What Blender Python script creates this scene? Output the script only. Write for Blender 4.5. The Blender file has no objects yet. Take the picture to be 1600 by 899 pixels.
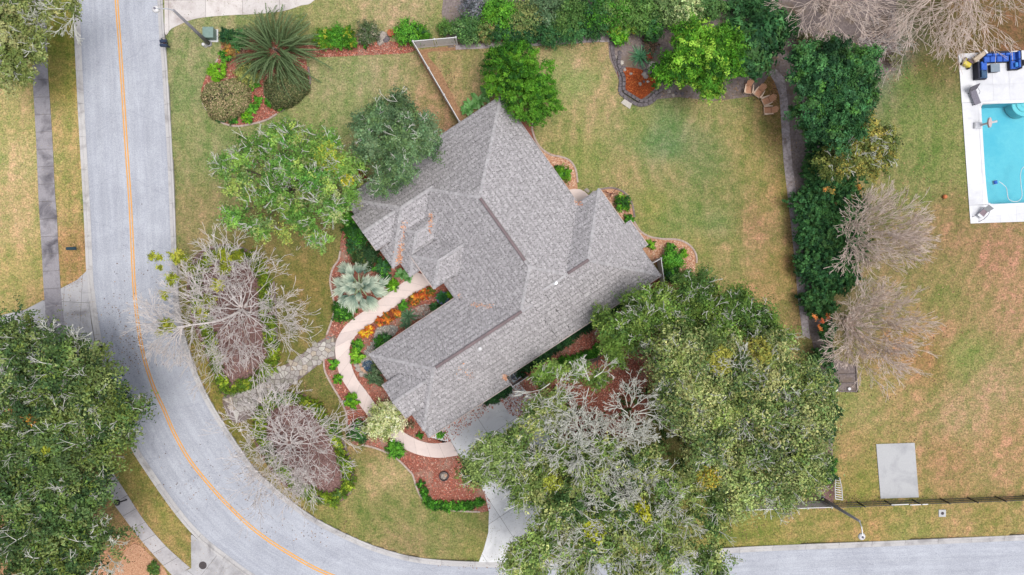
import bpy, math, random
import numpy as np
from mathutils import Vector, Matrix
from mathutils.geometry import tessellate_polygon

# ---------------------------------------------------------------- camera, light
C = bpy.context.scene
HC = 62.8            # height of the drone above the lawn, metres
S = 17.0             # photo pixels per metre on the ground
cam_d = bpy.data.cameras.new("camera"); cam = bpy.data.objects.new("camera", cam_d)
C.collection.objects.link(cam); cam.location = (0, 0, HC); cam.rotation_euler = (0, 0, 0)
cam_d.sensor_width = 36; cam_d.lens = 24.02; cam_d.clip_end = 3000; cam_d.clip_start = 0.5
C.camera = cam
C.render.resolution_x, C.render.resolution_y = 1024, 575
w = bpy.data.worlds.new("World"); C.world = w; w.use_nodes = True
nt = w.node_tree; bg = nt.nodes["Background"]
sky = nt.nodes.new("ShaderNodeTexSky"); sky.sky_type = 'NISHITA'; sky.sun_disc = False
SUN_EL, SUN_AZ = math.radians(74), math.radians(112)      # azimuth clockwise from north (+y)
sky.sun_elevation = SUN_EL; sky.sun_rotation = SUN_AZ
sky.air_density = 1.0; sky.dust_density = 3.0; sky.ozone_density = 1.0
hs = nt.nodes.new("ShaderNodeHueSaturation"); hs.inputs['Saturation'].default_value = 0.38
nt.links.new(sky.outputs[0], hs.inputs['Color']); nt.links.new(hs.outputs[0], bg.inputs[0])
bg.inputs[1].default_value = 0.135
sd = bpy.data.lights.new("sun", 'SUN'); sd.energy = 1.65; sd.angle = math.radians(28); sd.color = (1, .98, .95)
so = bpy.data.objects.new("sun", sd); C.collection.objects.link(so)
sv = Vector((math.sin(SUN_AZ)*math.cos(SUN_EL), math.cos(SUN_AZ)*math.cos(SUN_EL), math.sin(SUN_EL)))
so.rotation_euler = sv.to_track_quat('Z', 'Y').to_euler(); so.location = (60, -10, 90)
C.view_settings.view_transform = 'Standard'; C.view_settings.look = 'None'
C.view_settings.exposure = 0.62; C.view_settings.gamma = 1

# ---------------------------------------------------------------- helpers
COL = C.collection
KB = 1.45            # how much brighter the picture shows a surface than its own colour
def lin(c, k=KB):
    return tuple(min(.9, ((v/255)/12.92 if v < 10.3 else ((v/255+.055)/1.055)**2.4)/k) for v in c)
def P2(px, py, z=0.0):
    f = (1-z/HC)/S
    return np.array([(px-800)*f, (449.5-py)*f])
def P3(px, py, z=0.0, zz=None):
    q = P2(px, py, z); return Vector((q[0], q[1], z if zz is None else zz))
def tag(o, label=None, cat=None, group=None, kind=None):
    if label: o['label'] = label
    if cat: o['category'] = cat
    if group: o['group'] = group
    if kind: o['kind'] = kind
    return o
def empty(name, loc, label=None, cat=None, group=None, rz=0.0):
    o = bpy.data.objects.new(name, None); o.empty_display_size = .3
    COL.objects.link(o); o.location = loc; o.rotation_euler = (0, 0, rz)
    return tag(o, label, cat, group)
def link(name, me, mat=None, parent=None):
    o = bpy.data.objects.new(name, me); COL.objects.link(o)
    if mat is not None and not me.materials: me.materials.append(mat)
    if parent is not None: o.parent = parent
    return o
def toloc(parent, V):
    """world points to the parent's own space (parents are only moved and turned about z)"""
    V = np.asarray(V, float).reshape(-1, 3)
    if parent is None: return V
    T = np.zeros(3); a = 0.0; ch = []
    p = parent
    while p is not None: ch.append(p); p = p.parent
    for p in reversed(ch):
        V = V - np.array(p.location); c, s = math.cos(-p.rotation_euler.z), math.sin(-p.rotation_euler.z)
        V = np.stack([V[:, 0]*c-V[:, 1]*s, V[:, 0]*s+V[:, 1]*c, V[:, 2]], 1)
    return V
STUFF = {'twigs', 'branches', 'stems', 'green_clump'}
def mesh_np(name, V, F, mat=None, parent=None, col=None, world=True, smooth=False):
    """V (n,3), F (m,k) integer faces of one size; fast"""
    V = np.asarray(V, np.float64); F = np.asarray(F, np.int32)
    if world and parent is not None: V = toloc(parent, V)
    me = bpy.data.meshes.new(name)
    me.vertices.add(len(V)); me.vertices.foreach_set('co', V.astype(np.float32).ravel())
    k = F.shape[1]
    me.loops.add(F.size); me.loops.foreach_set('vertex_index', F.ravel())
    me.polygons.add(len(F)); me.polygons.foreach_set('loop_start', np.arange(0, F.size, k, dtype=np.int32))
    try: me.polygons.foreach_set('loop_total', np.full(len(F), k, np.int32))
    except Exception: pass
    me.update(calc_edges=True)
    if smooth: me.polygons.foreach_set('use_smooth', np.ones(len(F), bool))
    if col is not None:
        a = me.color_attributes.new('col', 'FLOAT_COLOR', 'POINT')
        c = np.ones((len(V), 4), np.float32); c[:, :3] = col; a.data.foreach_set('color', c.ravel())
    o_ = link(name, me, mat, parent)
    if name in STUFF: o_['kind'] = 'stuff'
    return o_
def mesh_py(name, V, F, mat=None, parent=None, world=True, smooth=False):
    V = [tuple(v) for v in (toloc(parent, V) if (world and parent is not None) else V)]
    me = bpy.data.meshes.new(name); me.from_pydata(V, [], [tuple(f) for f in F]); me.update()
    if smooth: me.polygons.foreach_set('use_smooth', [True]*len(me.polygons))
    return link(name, me, mat, parent)

class MB:
    """collects shapes and links them as one mesh"""
    def __init__(s): s.V = []; s.F = []
    def add(s, V, F):
        n = len(s.V); s.V += [tuple(v) for v in V]; s.F += [tuple(i+n for i in f) for f in F]; return s
    def box(s, c, size, rz=0.0, tilt=0.0, bev=0.0):
        hx, hy, hz = size[0]/2, size[1]/2, size[2]/2
        b = min(bev, hx*.45, hy*.45, hz*.9)
        R = Matrix.Rotation(rz, 3, 'Z') @ Matrix.Rotation(tilt, 3, 'X')
        if b <= 0:
            L = [(x, y, z) for z in (-hz, hz) for x, y in ((-hx, -hy), (hx, -hy), (hx, hy), (-hx, hy))]
            F = [(3, 2, 1, 0), (4, 5, 6, 7), (0, 1, 5, 4), (1, 2, 6, 5), (2, 3, 7, 6), (3, 0, 4, 7)]
        else:
            L = []
            for z, i in ((-hz, 0), (hz-b, 0), (hz, b)):
                L += [(-hx+i, -hy+i, z), (hx-i, -hy+i, z), (hx-i, hy-i, z), (-hx+i, hy-i, z)]
            F = [(3, 2, 1, 0), (8, 9, 10, 11)]
            for k in (0, 4):
                for j in range(4): F.append((k+j, k+(j+1) % 4, k+4+(j+1) % 4, k+4+j))
        return s.add([Vector(c)+R@Vector(v) for v in L], F)
    def tube(s, pts, r, n=6, r1=None, cap=True):
        pts = [Vector(p) for p in pts]; m = len(pts); V = []; F = []
        for i, p in enumerate(pts):
            d = (pts[min(i+1, m-1)]-pts[max(i-1, 0)]).normalized()
            u = d.cross(Vector((0, 0, 1)));  u = u.normalized() if u.length > 1e-3 else Vector((1, 0, 0))
            v = d.cross(u); rr = r if r1 is None else r+(r1-r)*i/(m-1)
            V += [p+u*(rr*math.cos(2*math.pi*k/n))+v*(rr*math.sin(2*math.pi*k/n)) for k in range(n)]
        for i in range(m-1):
            for k in range(n): F.append((i*n+k, i*n+(k+1) % n, (i+1)*n+(k+1) % n, (i+1)*n+k))
        if cap: F += [tuple(range(n))[::-1], tuple(range((m-1)*n, m*n))]
        return s.add(V, F)
    def lathe(s, c, prof, n=16):
        V = []; F = []
        for r, z in prof: V += [(c[0]+r*math.cos(2*math.pi*k/n), c[1]+r*math.sin(2*math.pi*k/n), c[2]+z) for k in range(n)]
        for i in range(len(prof)-1):
            for k in range(n): F.append((i*n+k, i*n+(k+1) % n, (i+1)*n+(k+1) % n, (i+1)*n+k))
        F += [tuple(range(n))[::-1], tuple(range((len(prof)-1)*n, len(prof)*n))]
        return s.add(V, F)
    def prism(s, poly, z0, z1, bev=0.0):
        """poly: xy outline, extruded between z0 and z1"""
        poly = [tuple(p[:2]) for p in poly]; n = len(poly)
        ar = sum(poly[i][0]*poly[(i+1) % n][1]-poly[(i+1) % n][0]*poly[i][1] for i in range(n))
        if ar < 0: poly = poly[::-1]
        if bev > 0:
            c = np.mean(poly, 0); inn = []
            for p in poly:
                d = c-np.array(p); L = np.linalg.norm(d); inn.append(tuple(np.array(p)+d/max(L, 1e-6)*min(bev, L*.4)))
            V = [(x, y, z0) for x, y in poly]+[(x, y, z1-bev*.6) for x, y in poly]+[(x, y, z1) for x, y in inn]
            F = [(i, (i+1) % n, n+(i+1) % n, n+i) for i in range(n)]+[(n+i, n+(i+1) % n, 2*n+(i+1) % n, 2*n+i) for i in range(n)]
            off = 2*n
        else:
            V = [(x, y, z0) for x, y in poly]+[(x, y, z1) for x, y in poly]
            F = [(i, (i+1) % n, n+(i+1) % n, n+i) for i in range(n)]; off = n; inn = poly
        for t in tessellate_polygon([[Vector((x, y, 0)) for x, y in inn]]):
            a, b, c_ = t; A, B, D = inn[a], inn[b], inn[c_]
            if (B[0]-A[0])*(D[1]-A[1])-(B[1]-A[1])*(D[0]-A[0]) < 0: t = (a, c_, b)
            F.append(tuple(off+i for i in t))
        return s.add(V, F)
    def build(s, name, mat, parent=None, world=True, smooth=False):
        return mesh_py(name, s.V, s.F, mat, parent, world, smooth)

def smooth_line(pts, per=6, closed=False):
    """Catmull-Rom through the points"""
    P = [np.array(p, float) for p in pts]; n = len(P); out = []
    for i in range(n if closed else n-1):
        g = (lambda k: P[k % n]) if closed else (lambda k: P[min(max(k, 0), n-1)])
        a, b, c, d = g(i-1), g(i), g(i+1), g(i+2)
        for j in range(per):
            t = j/per
            out.append(.5*((2*b)+(c-a)*t+(2*a-5*b+4*c-d)*t*t+(3*b-a-3*c+d)*t**3))
    if not closed: out.append(P[-1])
    return out
def world_line(pts, per=6, closed=False, z=0.0):
    return [P2(p[0], p[1], z) for p in smooth_line(pts, per, closed)]
def sheet(name, poly, z, mat, parent=None, kind=None, depth=.05):
    m = MB(); m.prism(poly, z-depth, z)
    o = m.build(name, mat, parent)
    if kind: o['kind'] = kind
    return o
def inpoly(X, Y, poly):
    poly = np.asarray(poly); r = np.zeros(X.shape, bool); n = len(poly)
    for i in range(n):
        x0, y0 = poly[i]; x1, y1 = poly[(i+1) % n]
        if y0 == y1: continue
        r ^= ((Y < y0) != (Y < y1)) & (X < (x1-x0)*(Y-y0)/(y1-y0)+x0)
    return r
def clip(poly, nx, ny, d):
    """keep nx*x+ny*y <= d"""
    out = []; n = len(poly)
    for i in range(n):
        p, q = poly[i], poly[(i+1) % n]; a = nx*p[0]+ny*p[1]-d; b = nx*q[0]+ny*q[1]-d
        if a <= 0: out.append(p)
        if (a < 0 < b) or (b < 0 < a): t = a/(a-b); out.append((p[0]+(q[0]-p[0])*t, p[1]+(q[1]-p[1])*t))
    return out
def area(p): return abs(sum(p[i][0]*p[(i+1) % len(p)][1]-p[(i+1) % len(p)][0]*p[i][1] for i in range(len(p))))/2
def resample(line, step):
    L = [np.array(p, float) for p in line]; out = [L[0]]; acc = 0
    for i in range(len(L)-1):
        d = np.linalg.norm(L[i+1]-L[i])
        while acc+d >= step:
            t = (step-acc)/d; q = L[i]+(L[i+1]-L[i])*t; out.append(q); L[i] = q; d = np.linalg.norm(L[i+1]-q); acc = 0
        acc += d
    return out

# ---------------------------------------------------------------- materials
def new_mat(name):
    m = bpy.data.materials.new(name); m.use_nodes = True; n = m.node_tree
    return m, n, n.nodes['Principled BSDF']
def mix(n, a, b, f=None, mode='MIX', fac=1.0):
    x = n.nodes.new('ShaderNodeMix'); x.data_type = 'RGBA'; x.blend_type = mode; x.inputs[0].default_value = fac
    for s_, i in ((a, 6), (b, 7)):
        if isinstance(s_, tuple): x.inputs[i].default_value = (*s_[:3], 1)
        else: n.links.new(s_, x.inputs[i])
    if f is not None: n.links.new(f, x.inputs[0])
    return x.outputs[2]
def noise(n, scale, detail=3, rough=.55, vec=None, stretch=None, dist=0):
    t = n.nodes.new('ShaderNodeTexNoise'); t.inputs['Scale'].default_value = scale
    t.inputs['Detail'].default_value = detail; t.inputs['Roughness'].default_value = rough; t.inputs['Distortion'].default_value = dist
    if vec is None: vec = pos(n)
    if stretch:
        mp = n.nodes.new('ShaderNodeMapping'); mp.inputs['Rotation'].default_value = (0, 0, stretch[1]); mp.inputs['Scale'].default_value = stretch[0]
        n.links.new(vec, mp.inputs[0]); vec = mp.outputs[0]
    n.links.new(vec, t.inputs['Vector']); return t.outputs[0]
def pos(n):
    for k in n.nodes:
        if k.type == 'NEW_GEOMETRY': return k.outputs['Position']
    return n.nodes.new('ShaderNodeNewGeometry').outputs['Position']
def ramp(n, v, a, b, c0=0.0, c1=1.0):
    r = n.nodes.new('ShaderNodeMapRange'); r.inputs[1].default_value = a; r.inputs[2].default_value = b
    r.inputs[3].default_value = c0; r.inputs[4].default_value = c1; n.links.new(v, r.inputs[0]); return r.outputs[0]
def bump(n, p, v, strength, dist=.02):
    b = n.nodes.new('ShaderNodeBump'); b.inputs['Strength'].default_value = strength; b.inputs['Distance'].default_value = dist
    n.links.new(v, b.inputs['Height']); n.links.new(b.outputs[0], p.inputs['Normal'])
def plain(name, c, rough=.6, c2=None, scale=3.0, metal=0.0, bumpk=0.0, c3=None, scale3=.3, k=KB, contrast=.18):
    """a surface with two tones of grain and, if asked, a broad third tone"""
    m, n, p = new_mat(name); a = lin(c, k)
    b = lin(c2, k) if c2 else tuple(v*.8 for v in a)
    f = noise(n, scale, 5, .65)
    o = mix(n, a, b, ramp(n, f, .5-contrast, .5+contrast))
    if c3: o = mix(n, o, lin(c3, k), ramp(n, noise(n, scale3, 4, .6), .5, .68))
    n.links.new(o, p.inputs['Base Color']); p.inputs['Roughness'].default_value = rough; p.inputs['Metallic'].default_value = metal
    p.inputs['Specular IOR Level'].default_value = .3
    if bumpk: bump(n, p, f, bumpk)
    return m
def attr_mat(name, rough=.7, trans=0.0, spec=.25, grain=None, gk=.5):
    m, n, p = new_mat(name); a = n.nodes.new('ShaderNodeAttribute'); a.attribute_name = 'col'
    o = a.outputs['Color']
    if grain: o = mix(n, o, (1.0, 1.0, 1.0), None, 'MULTIPLY', 0)
    n.links.new(o, p.inputs['Base Color']); p.inputs['Roughness'].default_value = rough; p.inputs['Specular IOR Level'].default_value = spec
    if trans:
        t = n.nodes.new('ShaderNodeBsdfTranslucent'); n.links.new(o, t.inputs[0])
        ms = n.nodes.new('ShaderNodeMixShader'); ms.inputs[0].default_value = trans
        n.links.new(p.outputs[0], ms.inputs[1]); n.links.new(t.outputs[0], ms.inputs[2])
        n.links.new(ms.outputs[0], n.nodes['Material Output'].inputs[0])
    return m
M = {}
M['leaf'] = attr_mat('foliage', .55, .2, .1)
M['chip'] = attr_mat('loose_bits', .85)
M['shingle'] = attr_mat('asphalt_shingle', .9)
# lawn: patch colours come with the mesh, the blades' grain from noise
m, n, p = new_mat('lawn_grass'); a = n.nodes.new('ShaderNodeAttribute'); a.attribute_name = 'col'
base = a.outputs['Color']
f1 = noise(n, 6.5, 4, .85); f2 = noise(n, .9, 5, .7, dist=.6); f3 = noise(n, 2.6, 5, .7)
v1 = mix(n, (.44, .46, .47), (1.62, 1.60, 1.62), ramp(n, f1, .34, .66))
v2 = mix(n, (.68, .84, .66), (1.30, 1.12, 1.26), ramp(n, f2, .34, .66))
v3 = mix(n, (.76, .86, .78), (1.24, 1.14, 1.22), ramp(n, f3, .36, .64))
o = mix(n, base, v1, None, 'MULTIPLY', 1); o = mix(n, o, v2, None, 'MULTIPLY', .95); o = mix(n, o, v3, None, 'MULTIPLY', 1)
ring_ = n.nodes.new('ShaderNodeTexWave'); ring_.wave_type = 'RINGS'; ring_.rings_direction = 'Z'; ring_.inputs['Scale'].default_value = .22; ring_.inputs['Distortion'].default_value = 3.5; ring_.inputs['Detail'].default_value = 3; ring_.inputs['Detail Scale'].default_value = .7
mpp = n.nodes.new('ShaderNodeMapping'); mpp.inputs['Location'].default_value = (-19, -13, 0); n.links.new(pos(n), mpp.inputs[0]); n.links.new(mpp.outputs[0], ring_.inputs[0])
o = mix(n, o, mix(n, (.88, .95, .86), (1.09, 1.04, 1.08), ring_.outputs['Fac']), None, 'MULTIPLY', .8)
wv = noise(n, .8, 3, .5, stretch=((1, .16, 1), .35), dist=.4)
o = mix(n, o, (.9, .96, 1.12), None, 'MULTIPLY', .5)
o = mix(n, o, mix(n, (.86, .95, .83), (1.08, 1.02, 1.07), ramp(n, wv, .38, .62)), None, 'MULTIPLY', 1)
n.links.new(o, p.inputs['Base Color']); p.inputs['Roughness'].default_value = .95; p.inputs['Specular IOR Level'].default_value = .1
bump(n, p, f1, .6, .05); M['grass'] = m
# road: grain, wheel tracks that follow the lanes (from the mesh), seams and drips
m, n, p = new_mat('weathered_asphalt')
f = noise(n, 11, 6, .9); g = noise(n, .3, 5, .65, dist=.5); at_ = n.nodes.new('ShaderNodeAttribute'); at_.attribute_name = 'col'
sp = n.nodes.new('ShaderNodeSeparateColor'); n.links.new(at_.outputs['Color'], sp.inputs[0])
cb = n.nodes.new('ShaderNodeCombineXYZ')
for ch_, mu, ii in (('Red', 26, 0), ('Green', 34, 1)):
    mm = n.nodes.new('ShaderNodeMath'); mm.operation = 'MULTIPLY'; mm.inputs[1].default_value = mu; n.links.new(sp.outputs[ch_], mm.inputs[0]); n.links.new(mm.outputs[0], cb.inputs[ii])
tr = noise(n, 1.0, 4, .7, vec=cb.outputs[0])
cr_ = n.nodes.new('ShaderNodeValToRGB'); el = cr_.color_ramp; el.interpolation = 'EASE'; el.elements[0].position = 0; el.elements[0].color = (.70, .70, .71, 1); el.elements[1].position = 1; el.elements[1].color = (.90, .90, .91, 1)
for ps, vv in ((.05, .92), (.10, 1.0), (.20, .90), (.27, 1.0), (.36, .92), (.48, 1.03), (.60, .93), (.68, 1.02), (.78, .92), (.86, 1.0), (.95, 1.0)): e_ = el.elements.new(ps); e_.color = (vv, vv, vv, 1)
n.links.new(sp.outputs['Red'], cr_.inputs[0])
o = mix(n, lin((216, 218, 226)), lin((146, 150, 160)), ramp(n, f, .30, .72))
o = mix(n, o, cr_.outputs[0], None, 'MULTIPLY', .6); o = mix(n, o, mix(n, (.91, .91, .92), (1.06, 1.06, 1.05), ramp(n, tr, .35, .65)), None, 'MULTIPLY', 1)
o = mix(n, o, mix(n, (.92, .92, .93), (1.05, 1.05, 1.05), ramp(n, g, .4, .62)), None, 'MULTIPLY', 1)
dr = noise(n, 3.2, 2, .5); o = mix(n, o, (.62, .62, .64), ramp(n, dr, .70, .76, 0, .6), 'MULTIPLY')
cr = n.nodes.new('ShaderNodeTexVoronoi'); cr.feature = 'DISTANCE_TO_EDGE'; cr.inputs['Scale'].default_value = .11
wp = n.nodes.new('ShaderNodeMixRGB'); wp.blend_type = 'ADD'; wp.inputs[0].default_value = 2.5
wn = n.nodes.new('ShaderNodeTexNoise'); wn.inputs['Scale'].default_value = .5; wn.inputs['Detail'].default_value = 5; n.links.new(pos(n), wn.inputs['Vector'])
n.links.new(pos(n), wp.inputs[1]); n.links.new(wn.outputs['Color'], wp.inputs[2]); n.links.new(wp.outputs[0], cr.inputs['Vector'])
o = mix(n, o, (.74, .74, .76), ramp(n, cr.outputs[0], .0, .006, .4, 0), 'MULTIPLY')
n.links.new(o, p.inputs['Base Color']); p.inputs['Roughness'].default_value = .9; p.inputs['Specular IOR Level'].default_value = .15
bump(n, p, f, .3, .01); M['road'] = m
def concrete(name, c, c2, stain, sk=.5):
    m, n, p = new_mat(name)
    f = noise(n, 9, 5, .75); g = noise(n, .6, 5, .65, dist=.5)
    o = mix(n, lin(c), lin(c2), ramp(n, f, .3, .7)); o = mix(n, o, lin(stain), ramp(n, g, .48, .7, 0, sk))
    oi = n.nodes.new('ShaderNodeObjectInfo')
    o = mix(n, o, mix(n, (.86, .86, .87), (1.05, 1.05, 1.04), oi.outputs['Random']), None, 'MULTIPLY', .8)
    n.links.new(o, p.inputs['Base Color']); p.inputs['Roughness'].default_value = .85; p.inputs['Specular IOR Level'].default_value = .2
    bump(n, p, f, .15, .01); return m
M['drive'] = concrete('driveway_concrete', (238, 237, 237), (228, 228, 229), (182, 181, 184))
M['drive_old'] = concrete('stained_concrete', (202, 199, 200), (186, 184, 186), (140, 136, 138), .8)
M['drive_pink'] = concrete('pinkish_concrete', (228, 220, 216), (216, 208, 204), (176, 160, 156), .75)
M['walkside'] = concrete('sidewalk_concrete', (176, 170, 174), (150, 146, 150), (96, 92, 98), .95)
M['walk2'] = concrete('pale_sidewalk_concrete', (206, 200, 200), (186, 182, 184), (140, 135, 136), .6)
M['walk'] = concrete('pink_walk_concrete', (240, 222, 214), (232, 212, 204), (206, 192, 188), .5)
M['kerb'] = concrete('kerb_concrete', (212, 208, 206), (190, 187, 187), (142, 138, 138), .75)
M['joint'] = plain('joint_dirt', (110, 104, 100), .95, scale=6)
M['yellow'] = plain('road_paint_yellow', (244, 178, 82), .7, (232, 166, 84), 9, c3=(214, 168, 110), scale3=2.5)
M['mulch'] = plain('red_mulch', (184, 116, 98), .95, (120, 70, 58), 11, bumpk=.8, contrast=.12, c3=(166, 134, 118), scale3=.45)
M['mulch_dark'] = plain('dark_mulch', (156, 122, 116), .95, (106, 80, 76), 9, bumpk=.8, c3=(140, 120, 116), scale3=.8)
M['mulch_tan'] = plain('tan_mulch', (222, 176, 142), .95, (172, 122, 92), 9, bumpk=.8)
M['mulch_orange'] = plain('orange_mulch', (178, 88, 44), .95, (126, 56, 24), 9, bumpk=.8)
M['soil'] = plain('grey_soil', (158, 144, 140), .95, (110, 98, 96), 5, bumpk=.6, c3=(120, 104, 88), scale3=.6)
M['soilb'] = plain('brown_soil', (182, 142, 108), .95, (140, 104, 76), 5, bumpk=.6)
M['greyborder'] = plain('grey_gravel_border', (206, 194, 194), .95, (156, 144, 144), 4, bumpk=.6, c3=(126, 114, 110), scale3=.9)
M['edge'] = plain('bed_edging_concrete', (206, 186, 174), .9, (166, 146, 136), 4)
M['edge_dark'] = plain('weathered_edging', (158, 142, 136), .9, (118, 104, 100), 4)
M['white'] = plain('white_vinyl', (236, 234, 234), .45, (222, 219, 220), 2)
M['vinyl_side'] = M['white']
M['deckw'] = concrete('white_deck_slabs', (242, 242, 244), (232, 232, 236), (206, 206, 212), .5); M['deckj'] = plain('deck_joint', (204, 204, 208), .8, scale=6)
M['deck'] = plain('white_pool_deck', (240, 240, 243), .6, (232, 232, 236), 5, c3=(218, 218, 224), scale3=.8)
M['basin'] = plain('pool_plaster', (140, 212, 222), .5, (128, 204, 218), 2, c3=(110, 198, 216), scale3=.25)
M['basin2'] = plain('pool_step_plaster', (160, 226, 228), .5, (140, 216, 222), 2)
M['blue'] = plain('blue_cushion', (64, 118, 214), .7, (44, 88, 186), 5)
M['blue2'] = plain('slate_cushion', (70, 104, 138), .7, (50, 80, 116), 5)
M['wicker'] = plain('dark_wicker', (48, 50, 72), .6, (28, 30, 44), 22)
M['greytop'] = plain('grey_table_top', (142, 156, 168), .3, (128, 142, 156), 4)
M['black'] = plain('black_metal', (44, 46, 54), .4, (30, 31, 38), 8)
M['navy'] = plain('navy_mailbox', (58, 72, 98), .4, (40, 50, 72), 8)
M['yellowp'] = plain('yellow_plastic', (232, 214, 84), .4, (214, 188, 60), 5)
M['beige'] = plain('beige_fabric', (206, 190, 168), .8, (184, 164, 142), 5)
M['mesh'] = plain('grey_sling_fabric', (138, 134, 146), .7, (112, 108, 120), 10)
M['alu'] = plain('pale_metal', (206, 208, 212), .35, (190, 192, 198), 6, metal=.3)
M['tan'] = plain('tan_chair_wood', (244, 188, 152), .6, (228, 166, 130), 6)
M['tan_edge'] = plain('tan_chair_arm', (252, 222, 196), .6, (240, 206, 178), 6)
M['pole'] = plain('concrete_lamp_post', (160, 158, 162), .8, (132, 130, 136), 6)
M['green_box'] = plain('green_utility_box', (138, 162, 152), .5, (122, 146, 138), 4)
M['bark'] = plain('grey_bark', (128, 116, 104), .95, (84, 74, 66), 7, bumpk=.6)
M['twig'] = plain('pale_twigs', (254, 246, 242), .9, (226, 214, 210), 2.5)
M['twig_tan'] = plain('tan_twigs', (254, 236, 224), .9, (228, 204, 190), 2.0)
M['lichen'] = plain('lichen_twigs', (250, 250, 240), .9, (214, 212, 198), 1.2)
M['rock'] = plain('pale_rock', (196, 184, 172), .9, (150, 140, 132), 4, bumpk=.4)
M['rock_tan'] = plain('tan_rock', (214, 176, 148), .9, (180, 140, 116), 4, bumpk=.4)
M['rock_dark'] = plain('grey_rock', (134, 126, 128), .9, (98, 90, 92), 4, bumpk=.4)
M['white_rock'] = plain('chalky_block', (218, 210, 198), .9, (188, 180, 170), 5)
M['slab'] = concrete('grey_pad_concrete', (206, 206, 206), (192, 192, 194), (164, 164, 168), .6)
M['fascia'] = plain('house_fascia', (206, 190, 182), .6, (186, 170, 162), 3)
M['stucco'] = plain('house_stucco', (214, 200, 184), .9, (200, 186, 170), 3)
M['under'] = plain('roof_underlay', (122, 118, 118), .95, (104, 100, 100), 4)
M['ridgevent'] = plain('ridge_vent_metal', (132, 112, 114), .6, (108, 96, 98), 1.2)
M['wood_old'] = plain('weathered_timber', (138, 126, 124), .9, (100, 90, 88), 6)
M['pot'] = plain('blue_glazed_pot', (120, 138, 176), .3, (96, 112, 150), 4)
M['iron'] = plain('iron_cover', (92, 84, 84), .8, (64, 58, 60), 12)
M['terracotta'] = plain('terracotta', (196, 112, 78), .8, (164, 88, 58), 6)
M['pondstone'] = plain('stream_gravel', (164, 160, 150), .9, (116, 114, 108), 14, bumpk=.7, c3=(140, 146, 144), scale3=1)
m, n, p = new_mat('garage_glass'); p.inputs['Base Color'].default_value = (.03, .04, .05, 1); p.inputs['Roughness'].default_value = .1; M['glass'] = m
def water(name, tint, rough=.08):
    m, n, p = new_mat(name); n.nodes.remove(p)
    t = n.nodes.new('ShaderNodeBsdfTransparent'); t.inputs[0].default_value = (*tint, 1)
    g = n.nodes.new('ShaderNodeBsdfGlossy'); g.inputs['Roughness'].default_value = rough
    ly = n.nodes.new('ShaderNodeFresnel'); ly.inputs[0].default_value = 1.33
    b = n.nodes.new('ShaderNodeBump'); b.inputs['Strength'].default_value = .05; b.inputs['Distance'].default_value = .04
    n.links.new(noise(n, 2.2, 3, .5), b.inputs['Height']); n.links.new(b.outputs[0], g.inputs['Normal']); n.links.new(b.outputs[0], ly.inputs['Normal'])
    ms = n.nodes.new('ShaderNodeMixShader'); n.links.new(ly.outputs[0], ms.inputs[0]); n.links.new(t.outputs[0], ms.inputs[1]); n.links.new(g.outputs[0], ms.inputs[2])
    n.links.new(ms.outputs[0], n.nodes['Material Output'].inputs[0]); return m
M['water'] = water('pool_water', (.72, .96, 1.0)); M['pond'] = water('pond_water', (.50, .62, .72))

# ---------------------------------------------------------------- outlines measured on the photograph
ROAD_L = [(104, -200), (108, -60), (113, 0), (118, 100), (122, 180), (126, 250), (131, 340), (135, 430), (138, 460), (144, 506), (150, 540), (160, 600), (177, 640), (195, 680), (209, 709), (225, 734), (250, 771), (275, 805), (297, 831), (322, 855), (352, 878), (385, 902), (450, 940), (540, 975), (650, 998), (760, 1006), (900, 1002), (1117, 984), (1600, 962), (1900, 948)]
ROAD_R = [(250, -200), (252, -60), (254, 0), (257, 55), (261, 100), (265, 170), (268.5, 225), (272, 300), (275, 375), (277, 430), (280, 480), (289, 525), (300, 560), (312, 592), (328, 625), (350, 662), (375, 700), (400, 735), (415, 749), (450, 779), (492, 809), (540, 834), (587, 854), (640, 869), (692, 875.5), (747, 878), (800, 878), (880, 873), (1000, 865), (1117, 858), (1200, 853), (1400, 845), (1600, 836), (1900, 822)]
MIDL = [(176, -200), (179, -60), (181, 0), (187.5, 90), (196, 225), (203, 330), (207.5, 430), (209.5, 460), (213, 495), (219, 535), (227, 570), (240, 608), (255, 640), (271, 677), (295, 719), (325, 757), (357, 792), (397, 829), (450, 865), (512, 898), (600, 925), (700, 940), (800, 943), (1000, 930), (1600, 903), (1900, 890)]
RL = world_line(ROAD_L, 5); RR = world_line(ROAD_R, 5)
road_poly = [tuple(p) for p in RL]+[tuple(p) for p in RR[::-1]]
def off(line, d):
    L = [np.array(p) for p in line]; out = []
    for i, p in enumerate(L):
        t = L[min(i+1, len(L)-1)]-L[max(i-1, 0)]; t = t/np.linalg.norm(t); out.append(p+np.array([-t[1], t[0]])*d)
    return out
POOL_OUT = None
DECK = [P2(1497, 84.5), P2(1516, 349.5), P2(1760, 341), P2(1740, 72)]
POOL = [P2(x, y) for x, y in smooth_line([(1540, 163.5), (1640, 159.5), (1700, 157), (1704, 162), (1711, 305), (1708, 311), (1600, 317), (1552, 319), (1546, 317), (1542.5, 312), (1536, 240), (1532.5, 172), (1534, 166)], 3, True)]

a2_ = sum(POOL[i][0]*POOL[(i+1) % len(POOL)][1]-POOL[(i+1) % len(POOL)][0]*POOL[i][1] for i in range(len(POOL)))
cl_ = off(POOL+POOL[:2], -.22 if a2_ > 0 else .22); POOL_OUT = [cl_[-2]]+cl_[1:-2] if 0 else [cl_[i] for i in range(1, len(POOL)+1)]; POOL_OUT = [POOL_OUT[-1]]+POOL_OUT[:-1]
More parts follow.
